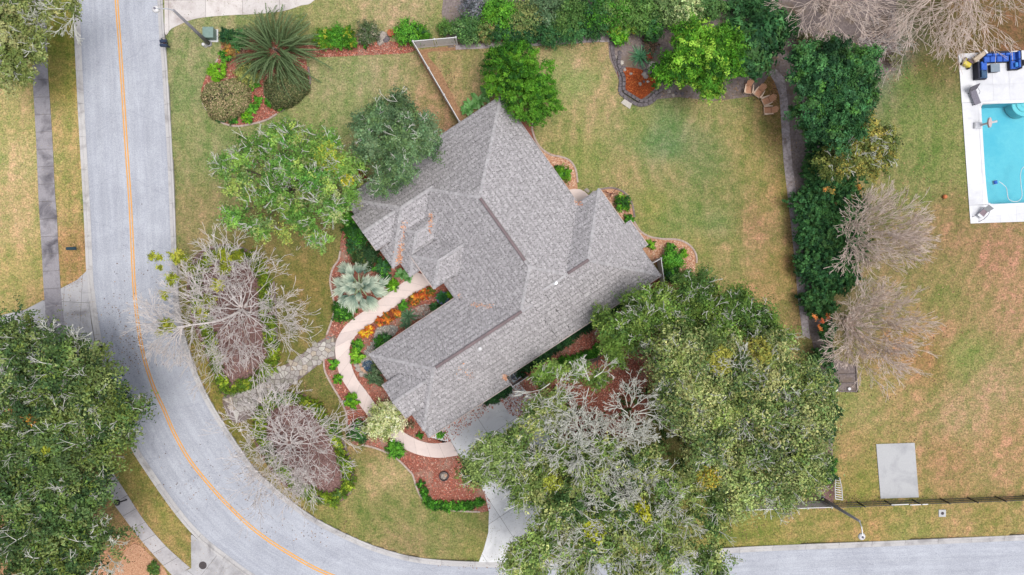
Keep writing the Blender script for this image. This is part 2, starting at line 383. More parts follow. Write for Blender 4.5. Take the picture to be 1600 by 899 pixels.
# ground: a fine grid sheet, sunk under the road and the pool
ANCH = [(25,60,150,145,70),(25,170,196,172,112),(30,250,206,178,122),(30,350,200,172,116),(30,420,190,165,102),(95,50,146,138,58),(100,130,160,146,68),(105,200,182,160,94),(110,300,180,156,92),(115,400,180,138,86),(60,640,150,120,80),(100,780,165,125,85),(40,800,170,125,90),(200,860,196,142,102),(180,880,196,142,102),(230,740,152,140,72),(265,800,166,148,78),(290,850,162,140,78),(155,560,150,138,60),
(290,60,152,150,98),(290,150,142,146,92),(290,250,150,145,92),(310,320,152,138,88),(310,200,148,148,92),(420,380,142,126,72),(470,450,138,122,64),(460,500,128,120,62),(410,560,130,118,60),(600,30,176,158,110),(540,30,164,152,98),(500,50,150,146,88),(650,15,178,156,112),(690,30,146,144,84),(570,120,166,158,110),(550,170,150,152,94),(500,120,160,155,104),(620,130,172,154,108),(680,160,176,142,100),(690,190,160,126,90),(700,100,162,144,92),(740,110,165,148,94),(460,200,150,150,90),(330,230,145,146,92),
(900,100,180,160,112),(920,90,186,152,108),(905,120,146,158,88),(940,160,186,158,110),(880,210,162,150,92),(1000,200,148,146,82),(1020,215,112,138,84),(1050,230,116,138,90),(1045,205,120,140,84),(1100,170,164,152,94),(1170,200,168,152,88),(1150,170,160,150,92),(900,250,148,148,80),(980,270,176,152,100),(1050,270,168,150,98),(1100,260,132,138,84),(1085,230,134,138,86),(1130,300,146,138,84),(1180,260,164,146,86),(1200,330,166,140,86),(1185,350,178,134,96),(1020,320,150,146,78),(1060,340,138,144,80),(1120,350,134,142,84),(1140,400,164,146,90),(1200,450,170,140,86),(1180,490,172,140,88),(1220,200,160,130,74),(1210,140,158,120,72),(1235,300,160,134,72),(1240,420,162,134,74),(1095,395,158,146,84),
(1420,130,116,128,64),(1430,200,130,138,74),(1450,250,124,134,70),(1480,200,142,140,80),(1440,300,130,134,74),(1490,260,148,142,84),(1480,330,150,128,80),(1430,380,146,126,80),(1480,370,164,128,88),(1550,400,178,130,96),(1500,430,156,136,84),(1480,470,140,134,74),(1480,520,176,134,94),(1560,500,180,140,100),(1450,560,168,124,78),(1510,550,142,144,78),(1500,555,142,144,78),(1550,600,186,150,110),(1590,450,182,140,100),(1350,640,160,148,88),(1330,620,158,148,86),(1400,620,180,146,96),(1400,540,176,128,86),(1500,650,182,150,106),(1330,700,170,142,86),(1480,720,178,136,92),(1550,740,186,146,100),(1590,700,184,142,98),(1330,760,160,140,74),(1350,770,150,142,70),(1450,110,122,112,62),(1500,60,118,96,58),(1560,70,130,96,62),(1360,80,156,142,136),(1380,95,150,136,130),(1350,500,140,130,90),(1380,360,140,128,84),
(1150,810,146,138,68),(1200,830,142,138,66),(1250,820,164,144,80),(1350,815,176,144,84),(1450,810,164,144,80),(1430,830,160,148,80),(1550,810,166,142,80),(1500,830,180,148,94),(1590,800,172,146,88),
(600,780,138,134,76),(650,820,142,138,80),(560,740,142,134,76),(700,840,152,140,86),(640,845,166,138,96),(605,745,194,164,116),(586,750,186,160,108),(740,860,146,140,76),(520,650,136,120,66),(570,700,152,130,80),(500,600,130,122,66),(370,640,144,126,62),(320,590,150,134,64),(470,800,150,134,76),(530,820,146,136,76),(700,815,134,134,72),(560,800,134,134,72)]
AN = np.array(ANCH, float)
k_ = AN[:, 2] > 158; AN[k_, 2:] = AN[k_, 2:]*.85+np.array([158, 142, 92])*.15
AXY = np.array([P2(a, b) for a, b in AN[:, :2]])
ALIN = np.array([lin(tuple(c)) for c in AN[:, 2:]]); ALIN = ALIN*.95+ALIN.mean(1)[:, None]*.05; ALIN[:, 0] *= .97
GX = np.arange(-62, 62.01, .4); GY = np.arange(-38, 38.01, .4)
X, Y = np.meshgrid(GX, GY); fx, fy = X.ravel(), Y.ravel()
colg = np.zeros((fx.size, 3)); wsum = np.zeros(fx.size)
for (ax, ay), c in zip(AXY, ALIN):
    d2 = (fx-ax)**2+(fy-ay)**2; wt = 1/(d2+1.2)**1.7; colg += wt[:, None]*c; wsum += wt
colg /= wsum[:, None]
rp = [tuple(p) for p in off(RL, .3)]+[tuple(p) for p in off(RR, -.3)[::-1]]
Z = np.zeros(fx.size); Z[inpoly(fx, fy, [tuple(p) for p in off(RL, -.0)]+[tuple(p) for p in RR[::-1]])] = -.3
zin = inpoly(fx, fy, [tuple(p+(np.mean(DECK, 0)-p)*.06) for p in DECK]); Z[zin] = -2.6
NGX, NGY = len(GX), len(GY)
idx = np.arange(NGX*NGY).reshape(NGY, NGX)
F = np.stack([idx[:-1, :-1].ravel(), idx[:-1, 1:].ravel(), idx[1:, 1:].ravel(), idx[1:, :-1].ravel()], 1)
g = mesh_np('lawn', np.stack([fx, fy, Z], 1), F, M['grass'], col=colg); tag(g, kind='structure')
R0, Rf = 61.9, 2500
V = [(-61.9, -37.9), (61.9, -37.9), (61.9, 37.9), (-61.9, 37.9), (-Rf, -Rf), (Rf, -Rf), (Rf, Rf), (-Rf, Rf)]
gc = np.tile(np.array(lin((160, 142, 88))), (8, 1))
g = mesh_np('ground', [(x, y, -.34) for x, y in V], [(4, 5, 1, 0), (5, 6, 2, 1), (6, 7, 3, 2), (7, 4, 0, 3)], M['grass'], col=gc); tag(g, kind='structure')
# road, kerbs, centre lines
def uniform(line, n):
    L = np.array(line); d = np.r_[0, np.cumsum(np.linalg.norm(np.diff(L, axis=0), axis=1))]; t = np.linspace(0, d[-1], n); return np.stack([np.interp(t, d, L[:, 0]), np.interp(t, d, L[:, 1])], 1)
EL_, ER_ = uniform(off(RL, .42), 360), uniform(off(RR, -.48), 360); us = np.linspace(0, 1, 15)
V = np.stack([np.concatenate([e*(1-u)+f*u, [-.115]]) for e, f in zip(EL_, ER_) for u in us]); ix = np.arange(360*15).reshape(360, 15)
F = np.stack([ix[:-1, :-1].ravel(), ix[:-1, 1:].ravel(), ix[1:, 1:].ravel(), ix[1:, :-1].ravel()], 1)[:, ::-1]
cu_ = np.stack([np.tile(us, 360), np.repeat(np.linspace(0, 1, 360), 15), np.zeros(5400)], 1)
rd = mesh_np('road', V, F, M['road'], col=cu_); rd['kind'] = 'structure'
mid = world_line(MIDL, 6)
for s_ in (-1, 1):
    a, b = off(mid, s_*.11-.06), off(mid, s_*.11+.06)
    sheet('centre_line', [tuple(p) for p in a]+[tuple(p) for p in b[::-1]], -.108, M['yellow'], kind='structure', depth=.006)
PROF = [(0, -.2), (0, .014), (.16, .014), (.20, -.01), (.27, -.088), (.54, -.104), (.54, -.2)]
def kerb(line, sgn):
    root = empty('kerb', (line[0][0], line[0][1], 0)); root['kind'] = 'structure'
    pts = resample(line, .508); k = 0
    while k+6 <= len(pts)-1:
        seg = [np.array(p) for p in pts[k:k+7]]; V = []; Fc = []
        for i, p in enumerate(seg):
            j = k+i; t = np.array(pts[min(j+1, len(pts)-1)])-np.array(pts[max(j-1, 0)]); t /= np.linalg.norm(t)
            nrm = np.array([-t[1], t[0]])*sgn
            sh = .012*(1 if i == 0 else (-1 if i == 6 else 0))
            for d, z in PROF: q = p+nrm*d+t*sh; V.append((q[0], q[1], z))
        m_ = len(PROF)
        for i in range(6):
            for j in range(m_-1):
                f = (i*m_+j, (i+1)*m_+j, (i+1)*m_+j+1, i*m_+j+1); Fc.append(f if sgn < 0 else f[::-1])
        Fc += [tuple(range(m_)), tuple(range(6*m_, 7*m_))[::-1]]
        mesh_py('kerb_section', V, Fc, M['kerb'], root); k += 6
kerb(RL, 1); kerb(RR, -1)

def slab_cells(name, poly, ang, du, dv, z0, z1, mats, parent, o=(0, 0), gap=.014, pick=None):
    """cut an outline into slabs on a turned grid and link each as a part"""
    c, s = math.cos(ang), math.sin(ang)
    Q = [((p[0]-o[0])*c+(p[1]-o[1])*s, -(p[0]-o[0])*s+(p[1]-o[1])*c) for p in poly]
    us = [q[0] for q in Q]; vs = [q[1] for q in Q]; n = 0
    for i in range(math.floor(min(us)/du), math.ceil(max(us)/du)):
        for j in range(math.floor(min(vs)/dv), math.ceil(max(vs)/dv)):
            pl = clip(Q, -1, 0, -(i*du+gap)); pl = clip(pl, 1, 0, (i+1)*du-gap) if pl else pl
            pl = clip(pl, 0, -1, -(j*dv+gap)) if pl else pl; pl = clip(pl, 0, 1, (j+1)*dv-gap) if pl else pl
            if len(pl) < 3 or area(pl) < .04: continue
            Wp = [(o[0]+u*c-v*s, o[1]+u*s+v*c) for u, v in pl]
            m_ = MB().prism(Wp, z0, z1); m_.build(name, mats, parent); n += 1
    return n
def paved(name, px, ang, du, dv, mat, per=4, o_px=(0, 0), z=.022, slab='slab', smooth=True, joint='joint'):
    poly = [tuple(P2(*p)) for p in (smooth_line(px, per) if smooth else px)]
    root = sheet(name, poly, z-.018, M[joint], kind='structure', depth=.03)
    slab_cells(slab, poly, ang, du, dv, z-.016, z, mat, root, tuple(P2(*o_px)))
    return root
# driveways
paved('driveway', [(253, -120), (257, 0), (258, 53), (268, 45), (285, 37), (300, 31), (322, 27), (360, 24), (395, 22.5), (440, 18), (470, 9), (492, 0), (540, -60), (545, -120)], math.radians(1), 3.4, 3.4, M['drive_pink'], o_px=(321, 0))
paved('driveway', [(-60, 470), (-30, 500), (40, 484), (70, 468), (97, 450), (120, 438), (135, 424), (138, 460), (143, 506), (150, 545), (155, 572), (130, 590), (60, 600), (-60, 600)], math.radians(-3), 1.62, 4.4, M['drive_old'], o_px=(72, 470), smooth=False)
paved('driveway', [(298.5, 834), (299, 888), (270, 899), (255, 910), (270, 960), (420, 990), (420, 922), (385, 901), (352, 878), (322, 855)], math.radians(-38), 3.0, 3.0, M['drive_old'], o_px=(310, 905), smooth=False)
ANG_A = math.atan2(.547, .837)      # the house's long direction
paved('driveway', [(672, 684), (706, 692), (717, 712), (738, 740), (757, 770), (764, 800), (763, 832), (756, 858), (748, 878.5), (800, 878.5), (848, 876), (842, 850), (846, 800), (862, 745), (872, 690), (845, 640), (800, 585)], ANG_A, 3.25, 3.4, M['drive'], o_px=(718, 711), smooth=False)
# sidewalks: slabs laid one after another between two edges
def strip(name, Lp, Rp, step, mat, slab, z=.026, mats=None, joint='joint', gap=.016, per=4, off_=0):
    A_ = world_line(Lp, 8); B_ = world_line(Rp, 8)
    root = sheet(name, [tuple(p) for p in A_]+[tuple(p) for p in B_[::-1]], z-.016, M[joint], kind='structure', depth=.03)
    def param(L):
        L = np.array(L); d = np.r_[0, np.cumsum(np.linalg.norm(np.diff(L, axis=0), axis=1))]; return L, d
    LA, dA = param(A_); LB, dB = param(B_); n = max(1, round((dA[-1]+dB[-1])/2/step))
    at = lambda L, d, t: np.array([np.interp(t*d[-1], d, L[:, 0]), np.interp(t*d[-1], d, L[:, 1])])
    g_ = gap/((dA[-1]+dB[-1])/2)
    for i in range(n):
        t0, t1 = i/n+g_, (i+1)/n-g_; ts = np.linspace(t0, t1, 4)
        pl = [tuple(at(LA, dA, t)) for t in ts]+[tuple(at(LB, dB, t)) for t in ts[::-1]]
        MB().prism(pl, z-.014, z).build(slab, mat, root)
    return root
strip('sidewalk', [(45, -120), (49, -40), (51, 40), (51.5, 120), (54, 170), (57, 225), (60, 300), (62, 337), (66, 400), (68.5, 450), (73, 500), (82, 560)], [(69, -120), (71, -40), (73, 40), (75, 110), (79, 170), (82.5, 225), (86, 300), (89, 337), (92, 400), (95, 450), (100, 500), (108, 558)], 1.58, M['walkside'], 'slab', z=.034)
strip('sidewalk', [(150, 745), (175, 783), (190, 804), (222, 846), (260, 889), (272, 902)], [(172, 732), (199, 773), (225, 813), (256, 850), (284, 876), (297, 887)], 1.55, M['walk2'], 'slab', z=.03)
# the curved front walk
WO = [(650, 425), (640.7, 433), (617.5, 451), (580.8, 478), (544, 505), (527, 529), (524, 546), (527, 571), (533, 590), (545, 609), (560, 630), (580, 655), (611, 685), (630, 700), (652, 710), (674, 714.5), (692, 715), (716.5, 711.5)]
WI = [(690, 440), (673, 449.8), (649, 458), (622, 475.5), (585.7, 502), (558.7, 522), (547.7, 539), (546.5, 551), (550, 573), (558, 592), (570, 608), (583, 626), (600, 648), (628, 673), (644, 683), (660, 690), (680, 693), (705, 690)]
strip('front_walk', WO, WI, 1.22, M['walk'], 'slab', z=.07, gap=.007)

# mulch and soil beds
def bed(name, px, z, mat, per=5, sm=True):
    poly = world_line(px, per, True) if sm else [P2(*p) for p in px]
    return sheet(name, [tuple(p) for p in poly], z, M[mat], kind='structure', depth=.06)
FRONT = [(545, 325), (532, 380), (533, 398), (523, 415), (516, 437), (519, 458), (523, 480), (519, 500), (508, 528), (506, 560), (508, 580), (520, 604), (532, 624), (541, 646), (543, 666), (546, 682), (552, 694), (568, 696), (586, 700), (604, 707), (622, 718), (640, 736), (645, 742), (653, 767), (665, 784), (683, 793), (713, 798), (762, 799), (762, 775), (735, 742), (716, 713), (706, 692), (740, 660), (790, 600), (700, 440), (620, 330), (580, 290)]
bed('mulch_bed', FRONT, .02, 'mulch')
NORTH = [(337.6, 98), (326, 112), (318, 130), (314, 150), (320.7, 168), (333, 182), (349, 193), (368.7, 197.5), (390, 195), (416.8, 187.7), (438, 175), (457.7, 161), (475.5, 146.8), (485, 129), (482.6, 111), (481, 91), (520, 89), (580, 86), (642, 82), (648, 66), (600, 66), (480, 70), (420, 60), (380, 52), (350, 62), (345, 82)]
bed('mulch_bed', NORTH, .022, 'mulch')
ISL1 = [(330, 385), (365, 383), (400, 400), (420, 430), (427, 480), (430, 540), (428, 574), (400, 600), (352, 618), (335, 590), (320, 550), (300, 500), (292, 450), (302, 405)]
ISL2 = [(400, 650), (420, 625), (455, 612), (490, 625), (520, 665), (542, 705), (552, 740), (546, 772), (520, 788), (480, 780), (440, 755), (410, 715), (395, 680)]
bed('mulch_bed', ISL1, .024, 'mulch_dark'); bed('mulch_bed', ISL2, .024, 'mulch_dark')
bed('mulch_bed', [(783, 140), (800, 150), (836, 190), (834, 205), (840, 225), (820, 230), (780, 170)], .02, 'mulch', sm=False)
bed('mulch_bed', [(835, 222), (847, 235), (860, 243), (875, 246), (890, 252), (899, 265), (901, 280), (903, 297), (905, 320), (870, 300), (830, 240)], .02, 'mulch_tan')
bed('mulch_bed', [(930, 305), (940, 296), (957, 294), (975, 302), (985, 315), (989, 330), (992, 346), (1000, 362), (1015, 371), (1035, 374.5), (1060, 376), (1077, 385), (1087, 400), (1086, 420), (1087, 450), (1077, 462), (1065, 470), (1050, 466), (1042, 440), (1030, 420), (980, 370), (940, 320)], .02, 'mulch_tan')
bed('mulch_bed', [(770, 615), (1025, 425), (1034, 415), (1042, 450), (1046, 500), (1030, 540), (1010, 590), (1010, 650), (960, 700), (880, 700), (850, 660), (800, 650)], .02, 'mulch')
bed('mulch_bed', [(965, 108), (985, 106), (1010, 112), (1030, 124), (1022, 140), (1000, 156), (985, 150), (975, 140), (968, 125)], .05, 'mulch_orange')
bed('soil_bed', [(700, 75), (760, 71), (850, 67), (930, 58), (950, 60), (952, 90), (965, 120), (975, 145), (1000, 160), (1030, 155), (1060, 152), (1120, 158), (1180, 150), (1205, 112), (1225, 140), (1230, 200), (1236, 300), (1246, 400), (1252, 480), (1268, 530), (1290, 620), (1300, 780), (1302, 600), (1300, 300), (1345, 230), (1352, 120), (1400, 110), (1400, 60), (1400, -60), (700, -60), (690, 20)], .016, 'soil', sm=False)
bed('grey_border', [(1200, 112), (1212, 108), (1226, 122), (1230, 150), (1237, 250), (1248, 330), (1255, 400), (1259, 470), (1266, 530), (1254, 524), (1247, 470), (1241, 400), (1234, 335), (1224, 250), (1218, 150), (1210, 128)], .03, 'greyborder', sm=False)
bed('grey_border', [(712, 71), (760, 68), (850, 63), (930, 56.5), (950, 58), (953, 66), (930, 66), (850, 71.5), (760, 76), (712, 78)], .03, 'greyborder', sm=False)
bed('soil_bed', [(1265, 790), (1262, 750), (1275, 715), (1296, 700), (1302, 785)], .02, 'mulch_dark')
bed('soil_bed', [(660, 78), (700, 73), (760, 71), (762, 74), (700, 80), (668, 84), (690, 115), (722, 182), (716, 188), (690, 150), (652, 84)], .014, 'soilb')
bed('soil_bed', [(348, 622), (385, 603), (440, 575), (508, 528), (525, 526), (527, 560), (507, 562), (470, 590), (425, 622), (395, 650), (365, 660)], .03, 'soil')
for p_ in ([(186, 880), (210, 850), (235, 868), (262, 899), (250, 930), (170, 930)],):
    bed('mulch_bed', p_, .02, 'mulch_tan')

# edging: each run of kerb stones one thing built of cast sections
def edging(px, label, mat='edge', wd=.16, h=.09, step=.9, per=6):
    pts = resample(world_line(px, per), step/3); root = empty('bed_edging', (*pts[0], 0), label, 'edging', 'edging round the planting beds')
    k = 0
    while k+3 <= len(pts)-1:
        seg = pts[k:k+4]; A_, B_ = off(seg, wd/2), off(seg, -wd/2)
        t0 = (seg[1]-seg[0]); t0 = t0/np.linalg.norm(t0)*.012
        A_[0] = A_[0]+t0; B_[0] = B_[0]+t0
        MB().prism([tuple(p) for p in A_]+[tuple(p) for p in B_[::-1]], -.02, h, bev=0).build('edging_section', M[mat], root); k += 3
edging([(337.6, 98.7), (342, 90)], 'short pale edging between the bright green bush and the croton', step=.4)
edging([(316, 158), (320.7, 168), (333, 182), (349, 193), (368.7, 197.5), (390, 195), (416.8, 187.7), (438, 175)], 'pale curved edging below the pinkish clipped bush')
edging([(438, 175), (457.7, 161), (475.5, 146.8), (485, 129), (482.6, 111), (481, 91)], 'dark curved edging beside the dark clipped bush', 'edge_dark')
edging([(532, 392), (529, 407), (521, 418), (516, 437), (519, 458), (523, 480), (519, 500), (508, 530)], 'edging that curves past the silver fan palm down to the flagstones')
edging([(506, 560), (508, 580), (520, 604), (532, 624), (541, 646), (543, 666), (546, 682)], 'cream edging running down from the flagstones beside three small bright plants', 'edge')
edging([(566, 695), (586, 700), (604, 707), (622, 718), (640, 736), (645, 742), (653, 767), (665, 784), (683, 793), (713, 798), (760, 800)], 'edging under the red mulch bed with the fire ring')
edging([(428, 440), (431, 480), (433, 540), (430, 574)], 'dark edging on the right side of the upper oval island', 'edge_dark')
edging([(522, 655), (536, 690), (548, 720), (552, 745), (548, 770), (538, 782)], 'edging on the right side of the lower oval island', 'edge_dark')
edging([(400, 400), (375, 386), (345, 384)], 'dark edging at the top of the upper oval island', 'edge_dark')
edging([(833, 190), (832, 205), (842, 228), (860, 242), (875, 245), (890, 251), (899, 264), (902, 280), (903, 294)], 'curved edging round the small bed by the back wall', 'edge', step=.6)
edging([(938, 296), (957, 294), (975, 301), (986, 315), (990, 330), (992, 346)], 'curved edging round the bed with the bare reddish shrub', 'edge_dark', step=.6)
edging([(990, 345), (1000, 361), (1015, 370), (1035, 373.5), (1060, 375), (1078, 384), (1088, 400), (1087, 420)], 'curved edging round the tan bed by the back corner of the house', 'edge', step=.6)

# ---------------------------------------------------------------- flagstone path
rng = np.random.default_rng(7)
FLAG = [(352, 624), (385, 603), (440, 574), (508, 530), (524, 530), (526, 556), (508, 562), (480, 584), (448, 608), (420, 624), (392, 642), (366, 650)]
fp = [tuple(P2(*p)) for p in FLAG]
path = sheet('flagstone_path', fp, .05, M['soil'], kind='structure', depth=.04)
xs = [p[0] for p in fp]; ys = [p[1] for p in fp]; seeds = []
gx = .42
for i in range(int((max(xs)-min(xs))/gx)+2):
    for j in range(int((max(ys)-min(ys))/gx)+2):
        q = (min(xs)+(i+rng.uniform(.1, .9))*gx, min(ys)+(j+rng.uniform(.1, .9))*gx)
        if rng.random() < .86: seeds.append(q)
seeds = np.array(seeds); ins = inpoly(seeds[:, 0], seeds[:, 1], fp); stone_m = []
for i, c in enumerate([(206, 198, 190), (190, 182, 176), (216, 210, 200), (178, 172, 160), (200, 186, 168)]):
    stone_m.append(plain('flagstone_'+['ash', 'grey', 'pale', 'moss', 'buff'][i], c, .9, tuple(int(v*.84) for v in c), 6))
nst = 0
for i in np.where(ins)[0]:
    q = seeds[i]; pl = [(q[0]-1, q[1]-1), (q[0]+1, q[1]-1), (q[0]+1, q[1]+1), (q[0]-1, q[1]+1)]
    d = np.linalg.norm(seeds-q, axis=1)
    for j in np.argsort(d)[1:14]:
        n_ = (seeds[j]-q)/d[j]; pl = clip(pl, n_[0], n_[1], float(n_@(q+seeds[j])/2)-.022)
    if len(pl) < 3 or area(pl) < .02: continue
    c = np.mean(pl, 0)
    if nst < 290:
        MB().prism(pl, .05, .075+rng.uniform(0, .03), bev=.025).build('flagstone', stone_m[rng.integers(5)], path); nst += 1

# ---------------------------------------------------------------- house
ZE = 2.85; U1 = (1-ZE/HC)/S; PITCH = .42
HO = P2(783, 149, ZE); HA = np.array([-.837, -.547])*U1; HB = np.array([.581, -.814])*U1
def hw(a, b): return HO+a*HA+b*HB
def h3(a, b, h): q = hw(a, b); return (q[0], q[1], ZE+h*U1*PITCH)
# a0, a1, b0, b1, raise, gable sides
LOBES = [('M1', 0, 244, 0, 372, 0, ''), ('M2', -40, 125, 206, 372.6, 0.2, 'A'), ('M3', 150, 404, 226, 373.1, .3, 'a'), ('M10', 250, 404.5, 335, 387, -14.2, 'ab'),
         ('M6', 170, 295, -.6, 134, .1, 'a'), ('M5', 225, 298, 33, 98, 25, 'aA'), ('M7', 170, 281, 60, 160, .35, 'a'), ('M8', 175, 260, 134.5, 197, 31, 'a'),
         ('M4', 330, 412, 277, 341, 24, 'aA'), ('M9', -51, 10, 274, 322, -10.4, 'AbB')]
def sides(L):
    _, a0, a1, b0, b1, r, gb = L
    s_ = []
    if 'a' not in gb: s_.append(('a', 1, a0))
    if 'A' not in gb: s_.append(('a', -1, a1))
    if 'b' not in gb: s_.append(('b', 1, b0))
    if 'B' not in gb: s_.append(('b', -1, b1))
    return s_
def dist(sd_, a, b):
    ax, sg, v = sd_; return sg*((a if ax == 'a' else b)-v)
def lobe_h(L, a, b):
    d = np.min([dist(s_, a, b) for s_ in sides(L)], axis=0)+L[5]
    inside = (a >= L[1]-.01) & (a <= L[2]+.01) & (b >= L[3]-.01) & (b <= L[4]+.01)
    return np.where(inside, d, -1e3)
def envelope(a, b, skip=None):
    r = np.full(np.shape(a), -1e3)
    for L in LOBES:
        if L[0] != skip: r = np.maximum(r, lobe_h(L, a, b))
    return r
house = empty('house', (*hw(180, 200), 0), 'single storey house with a many-hipped grey shingle roof', 'house')
# walls under the eaves
mw = MB()
for i, L in enumerate(LOBES):
    if L[0] in ('M5', 'M8', 'M4', 'M7', 'M9', 'M10'): continue
    k = 9+i*.35; pl = [tuple(hw(a, b)) for a, b in ((L[1]+k, L[3]+k), (L[2]-k, L[3]+k), (L[2]-k, L[4]-k), (L[1]+k, L[4]-k))]
    mw.prism(pl, -.05, ZE-.19+i*.004)
walls = mw.build('wall', M['stucco'], house)
# garage door, windows, front door on the walls
def on_wall(a, b, along, width, z0, z1, name, mat, outward, th=.06, parent=None):
    c = hw(a, b); ang = math.atan2(*( (HA if along == 'a' else HB)[::-1])); nrm = (HB if along == 'a' else HA)*outward; nrm = nrm/np.linalg.norm(nrm)
    m_ = MB(); m_.box((c[0]+nrm[0]*th*.5, c[1]+nrm[1]*th*.5, (z0+z1)/2), (width, th, z1-z0), ang); return m_.build(name, mat, parent or walls)
gd = on_wall(350, 362.5, 'a', 4.9, .02, 2.2, 'garage_door', M['white'], 1, .05)
for k in range(1, 4): on_wall(350, 364, 'a', 4.8, .55*k-.02, .55*k+.02, 'door_rib', M['fascia'], 1, .03, gd)
for a, b, al, wd_, outw in ((120, 9, 'a', 1.8, -1), (200, 9, 'a', 1.5, -1), (9, 60, 'b', 1.6, -1), (9, 140, 'b', 2.4, -1), (284, 65, 'b', 1.6, 1), (60, 362, 'a', 1.4, 1), (150, 362, 'a', 1.4, 1)):
    w_ = on_wall(a, b, al, wd_, .9, 2.2, 'window', M['white'], outw, .09); on_wall(a, b, al, wd_-.16, .98, 2.12, 'pane', M['glass'], outw, .12, w_)
# roof body: each hipped volume with its fascia
mr = MB(); mf = MB(); ridge = []
for L in LOBES:
    nm, a0, a1, b0, b1, r, gb = L; S_ = sides(L); rect = [(a0, b0), (a1, b0), (a1, b1), (a0, b1)]
    for i, sa in enumerate(S_):
        pl = rect
        for j, sb in enumerate(S_):
            if i == j: continue
            # keep dist(sa) <= dist(sb)
            nxa = (sa[1] if sa[0] == 'a' else 0)-(sb[1] if sb[0] == 'a' else 0); nyb = (sa[1] if sa[0] == 'b' else 0)-(sb[1] if sb[0] == 'b' else 0)
            d = sa[1]*sa[2]-sb[1]*sb[2]
            if nxa == 0 and nyb == 0: continue
            pl = clip(pl, nxa, nyb, d)
            if len(pl) < 3: break
        if len(pl) < 3: continue
        V = [h3(p[0], p[1], dist(sa, *p)+r) for p in pl]; mr.add(V, [tuple(range(len(V)))])
        n = len(pl)
        for k in range(n):      # ridges and hips: edges that are not eaves
            p, q = pl[k], pl[(k+1) % n]; dp, dq = dist(sa, *p), dist(sa, *q)
            if max(dp, dq) > .5 and not (abs(p[0]-q[0]) < .01 and (abs(p[0]-a0) < .01 or abs(p[0]-a1) < .01)) and not (abs(p[1]-q[1]) < .01 and (abs(p[1]-b0) < .01 or abs(p[1]-b1) < .01)):
                key = (round(min(p[0], q[0]), 1), round(max(p[0], q[0]), 1), round(min(p[1], q[1]), 1), round(max(p[1], q[1]), 1), nm)
                if key not in [e[0] for e in ridge]: ridge.append((key, p, q, dp+r, dq+r, L))
    fd = .2/(U1*PITCH) if r < 20 else (r-2)
    for (p, q) in zip(rect, rect[1:]+rect[:1]):
        hp, hq = (float(np.min([dist(s_, *x) for s_ in S_]))+r for x in (p, q))
        m_ = ((p[0]+q[0])/2, (p[1]+q[1])/2); hm = float(np.min([dist(s_, *m_) for s_ in S_]))+r
        base_ = r-fd
        mf.add([h3(*p, base_), h3(*q, base_), h3(*q, hq-.4), h3(*m_, hm-.4), h3(*p, hp-.4)], [(0, 1, 2, 3, 4)])
    mf.add([h3(*p, r-fd+.01*LOBES.index(L)) for p in rect], [(3, 2, 1, 0)])
roof = mr.build('roof', M['under'], house)
mf.build('fascia', M['fascia'], house)
# shingles, tab by tab, on whatever part of each plane is on top
rng = np.random.default_rng(11); VV = []; CC = []
ex, tw_ = .145/U1*.9, .22/U1
for L in LOBES:
    nm, a0, a1, b0, b1, r, gb = L
    for sdv in sides(L):
        ax, sg, v = sdv
        lo, hi = (b0, b1) if ax == 'a' else (a0, a1); dep = (a1-a0) if ax == 'a' else (b1-b0)
        nr = int(dep/ex)+1; nt_ = int((hi-lo)/tw_)+2
        R_, T_ = np.meshgrid(np.arange(nr), np.arange(-1, nt_)); R_ = R_.ravel(); T_ = T_.ravel()
        jit = rng.uniform(0, 1, nr+1)[R_]
        d0 = R_*ex-.3; d1 = d0+ex*1.25; t0 = lo+(T_+jit)*tw_+rng.uniform(-.5, .5, len(R_)); t1 = t0+tw_*rng.uniform(.82, .99, len(R_))
        t0 = np.clip(t0, lo-.2, hi+.2); t1 = np.clip(t1, lo-.2, hi+.2)
        dm = np.clip(R_*ex+ex/2, 0, None); tm = (t0+t1)/2
        am, bm = ((v+sg*dm, tm) if ax == 'a' else (tm, v+sg*dm))
        hm = np.min([dist(s_, am, bm) for s_ in sides(L)], axis=0)
        ok = (t1-t0 > 1) & (dm <= hm+ex*.35) & (am <= a1) & (am >= a0) & (bm <= b1) & (bm >= b0) & (dm+r >= envelope(am, bm, nm)-ex*.3)
        d0, d1, t0, t1, rr = d0[ok], d1[ok], t0[ok], t1[ok], R_[ok]
        lift = .016/(U1*PITCH)*rng.uniform(.75, 1.5, len(d0))
        def pt(d, t, h):
            a_, b_ = (v+sg*d, t) if ax == 'a' else (t, v+sg*d)
            return np.stack([HO[0]+a_*HA[0]+b_*HB[0], HO[1]+a_*HA[1]+b_*HB[1], ZE+(h)*U1*PITCH], 1)
        q = [pt(d0, t0, d0+r+lift), pt(d0, t1, d0+r+lift), pt(d1, t1, d1+r+.15), pt(d1, t0, d1+r+.15), pt(d0, t0, d0+r-.1), pt(d0, t1, d0+r-.1)]
        VV.append(np.stack(q, 1)); n = len(d0)
        tone = rng.choice([.82, .93, 1.02, 1.10, 1.20], n, p=[.18, .24, .26, .2, .12])*rng.normal(1, .04, n)*np.array([.88, 1.06, 1.08])[rr % 3]
        tint = np.stack([tone*1.005, tone*.985, tone*.99], 1)
        CC.append(tint)
VV = np.concatenate(VV); CC = np.concatenate(CC); n = len(VV)
b6 = (np.arange(n)*6)[:, None]
F = np.concatenate([b6+np.array([0, 1, 2, 3]), b6+np.array([4, 5, 1, 0])])
sh = mesh_np('shingles', VV.reshape(-1, 3), F, M['shingle'], roof, col=np.repeat(np.clip(CC*np.array(lin((180, 177, 178))), 0, .8), 6, 0)); sh['kind'] = 'stuff'
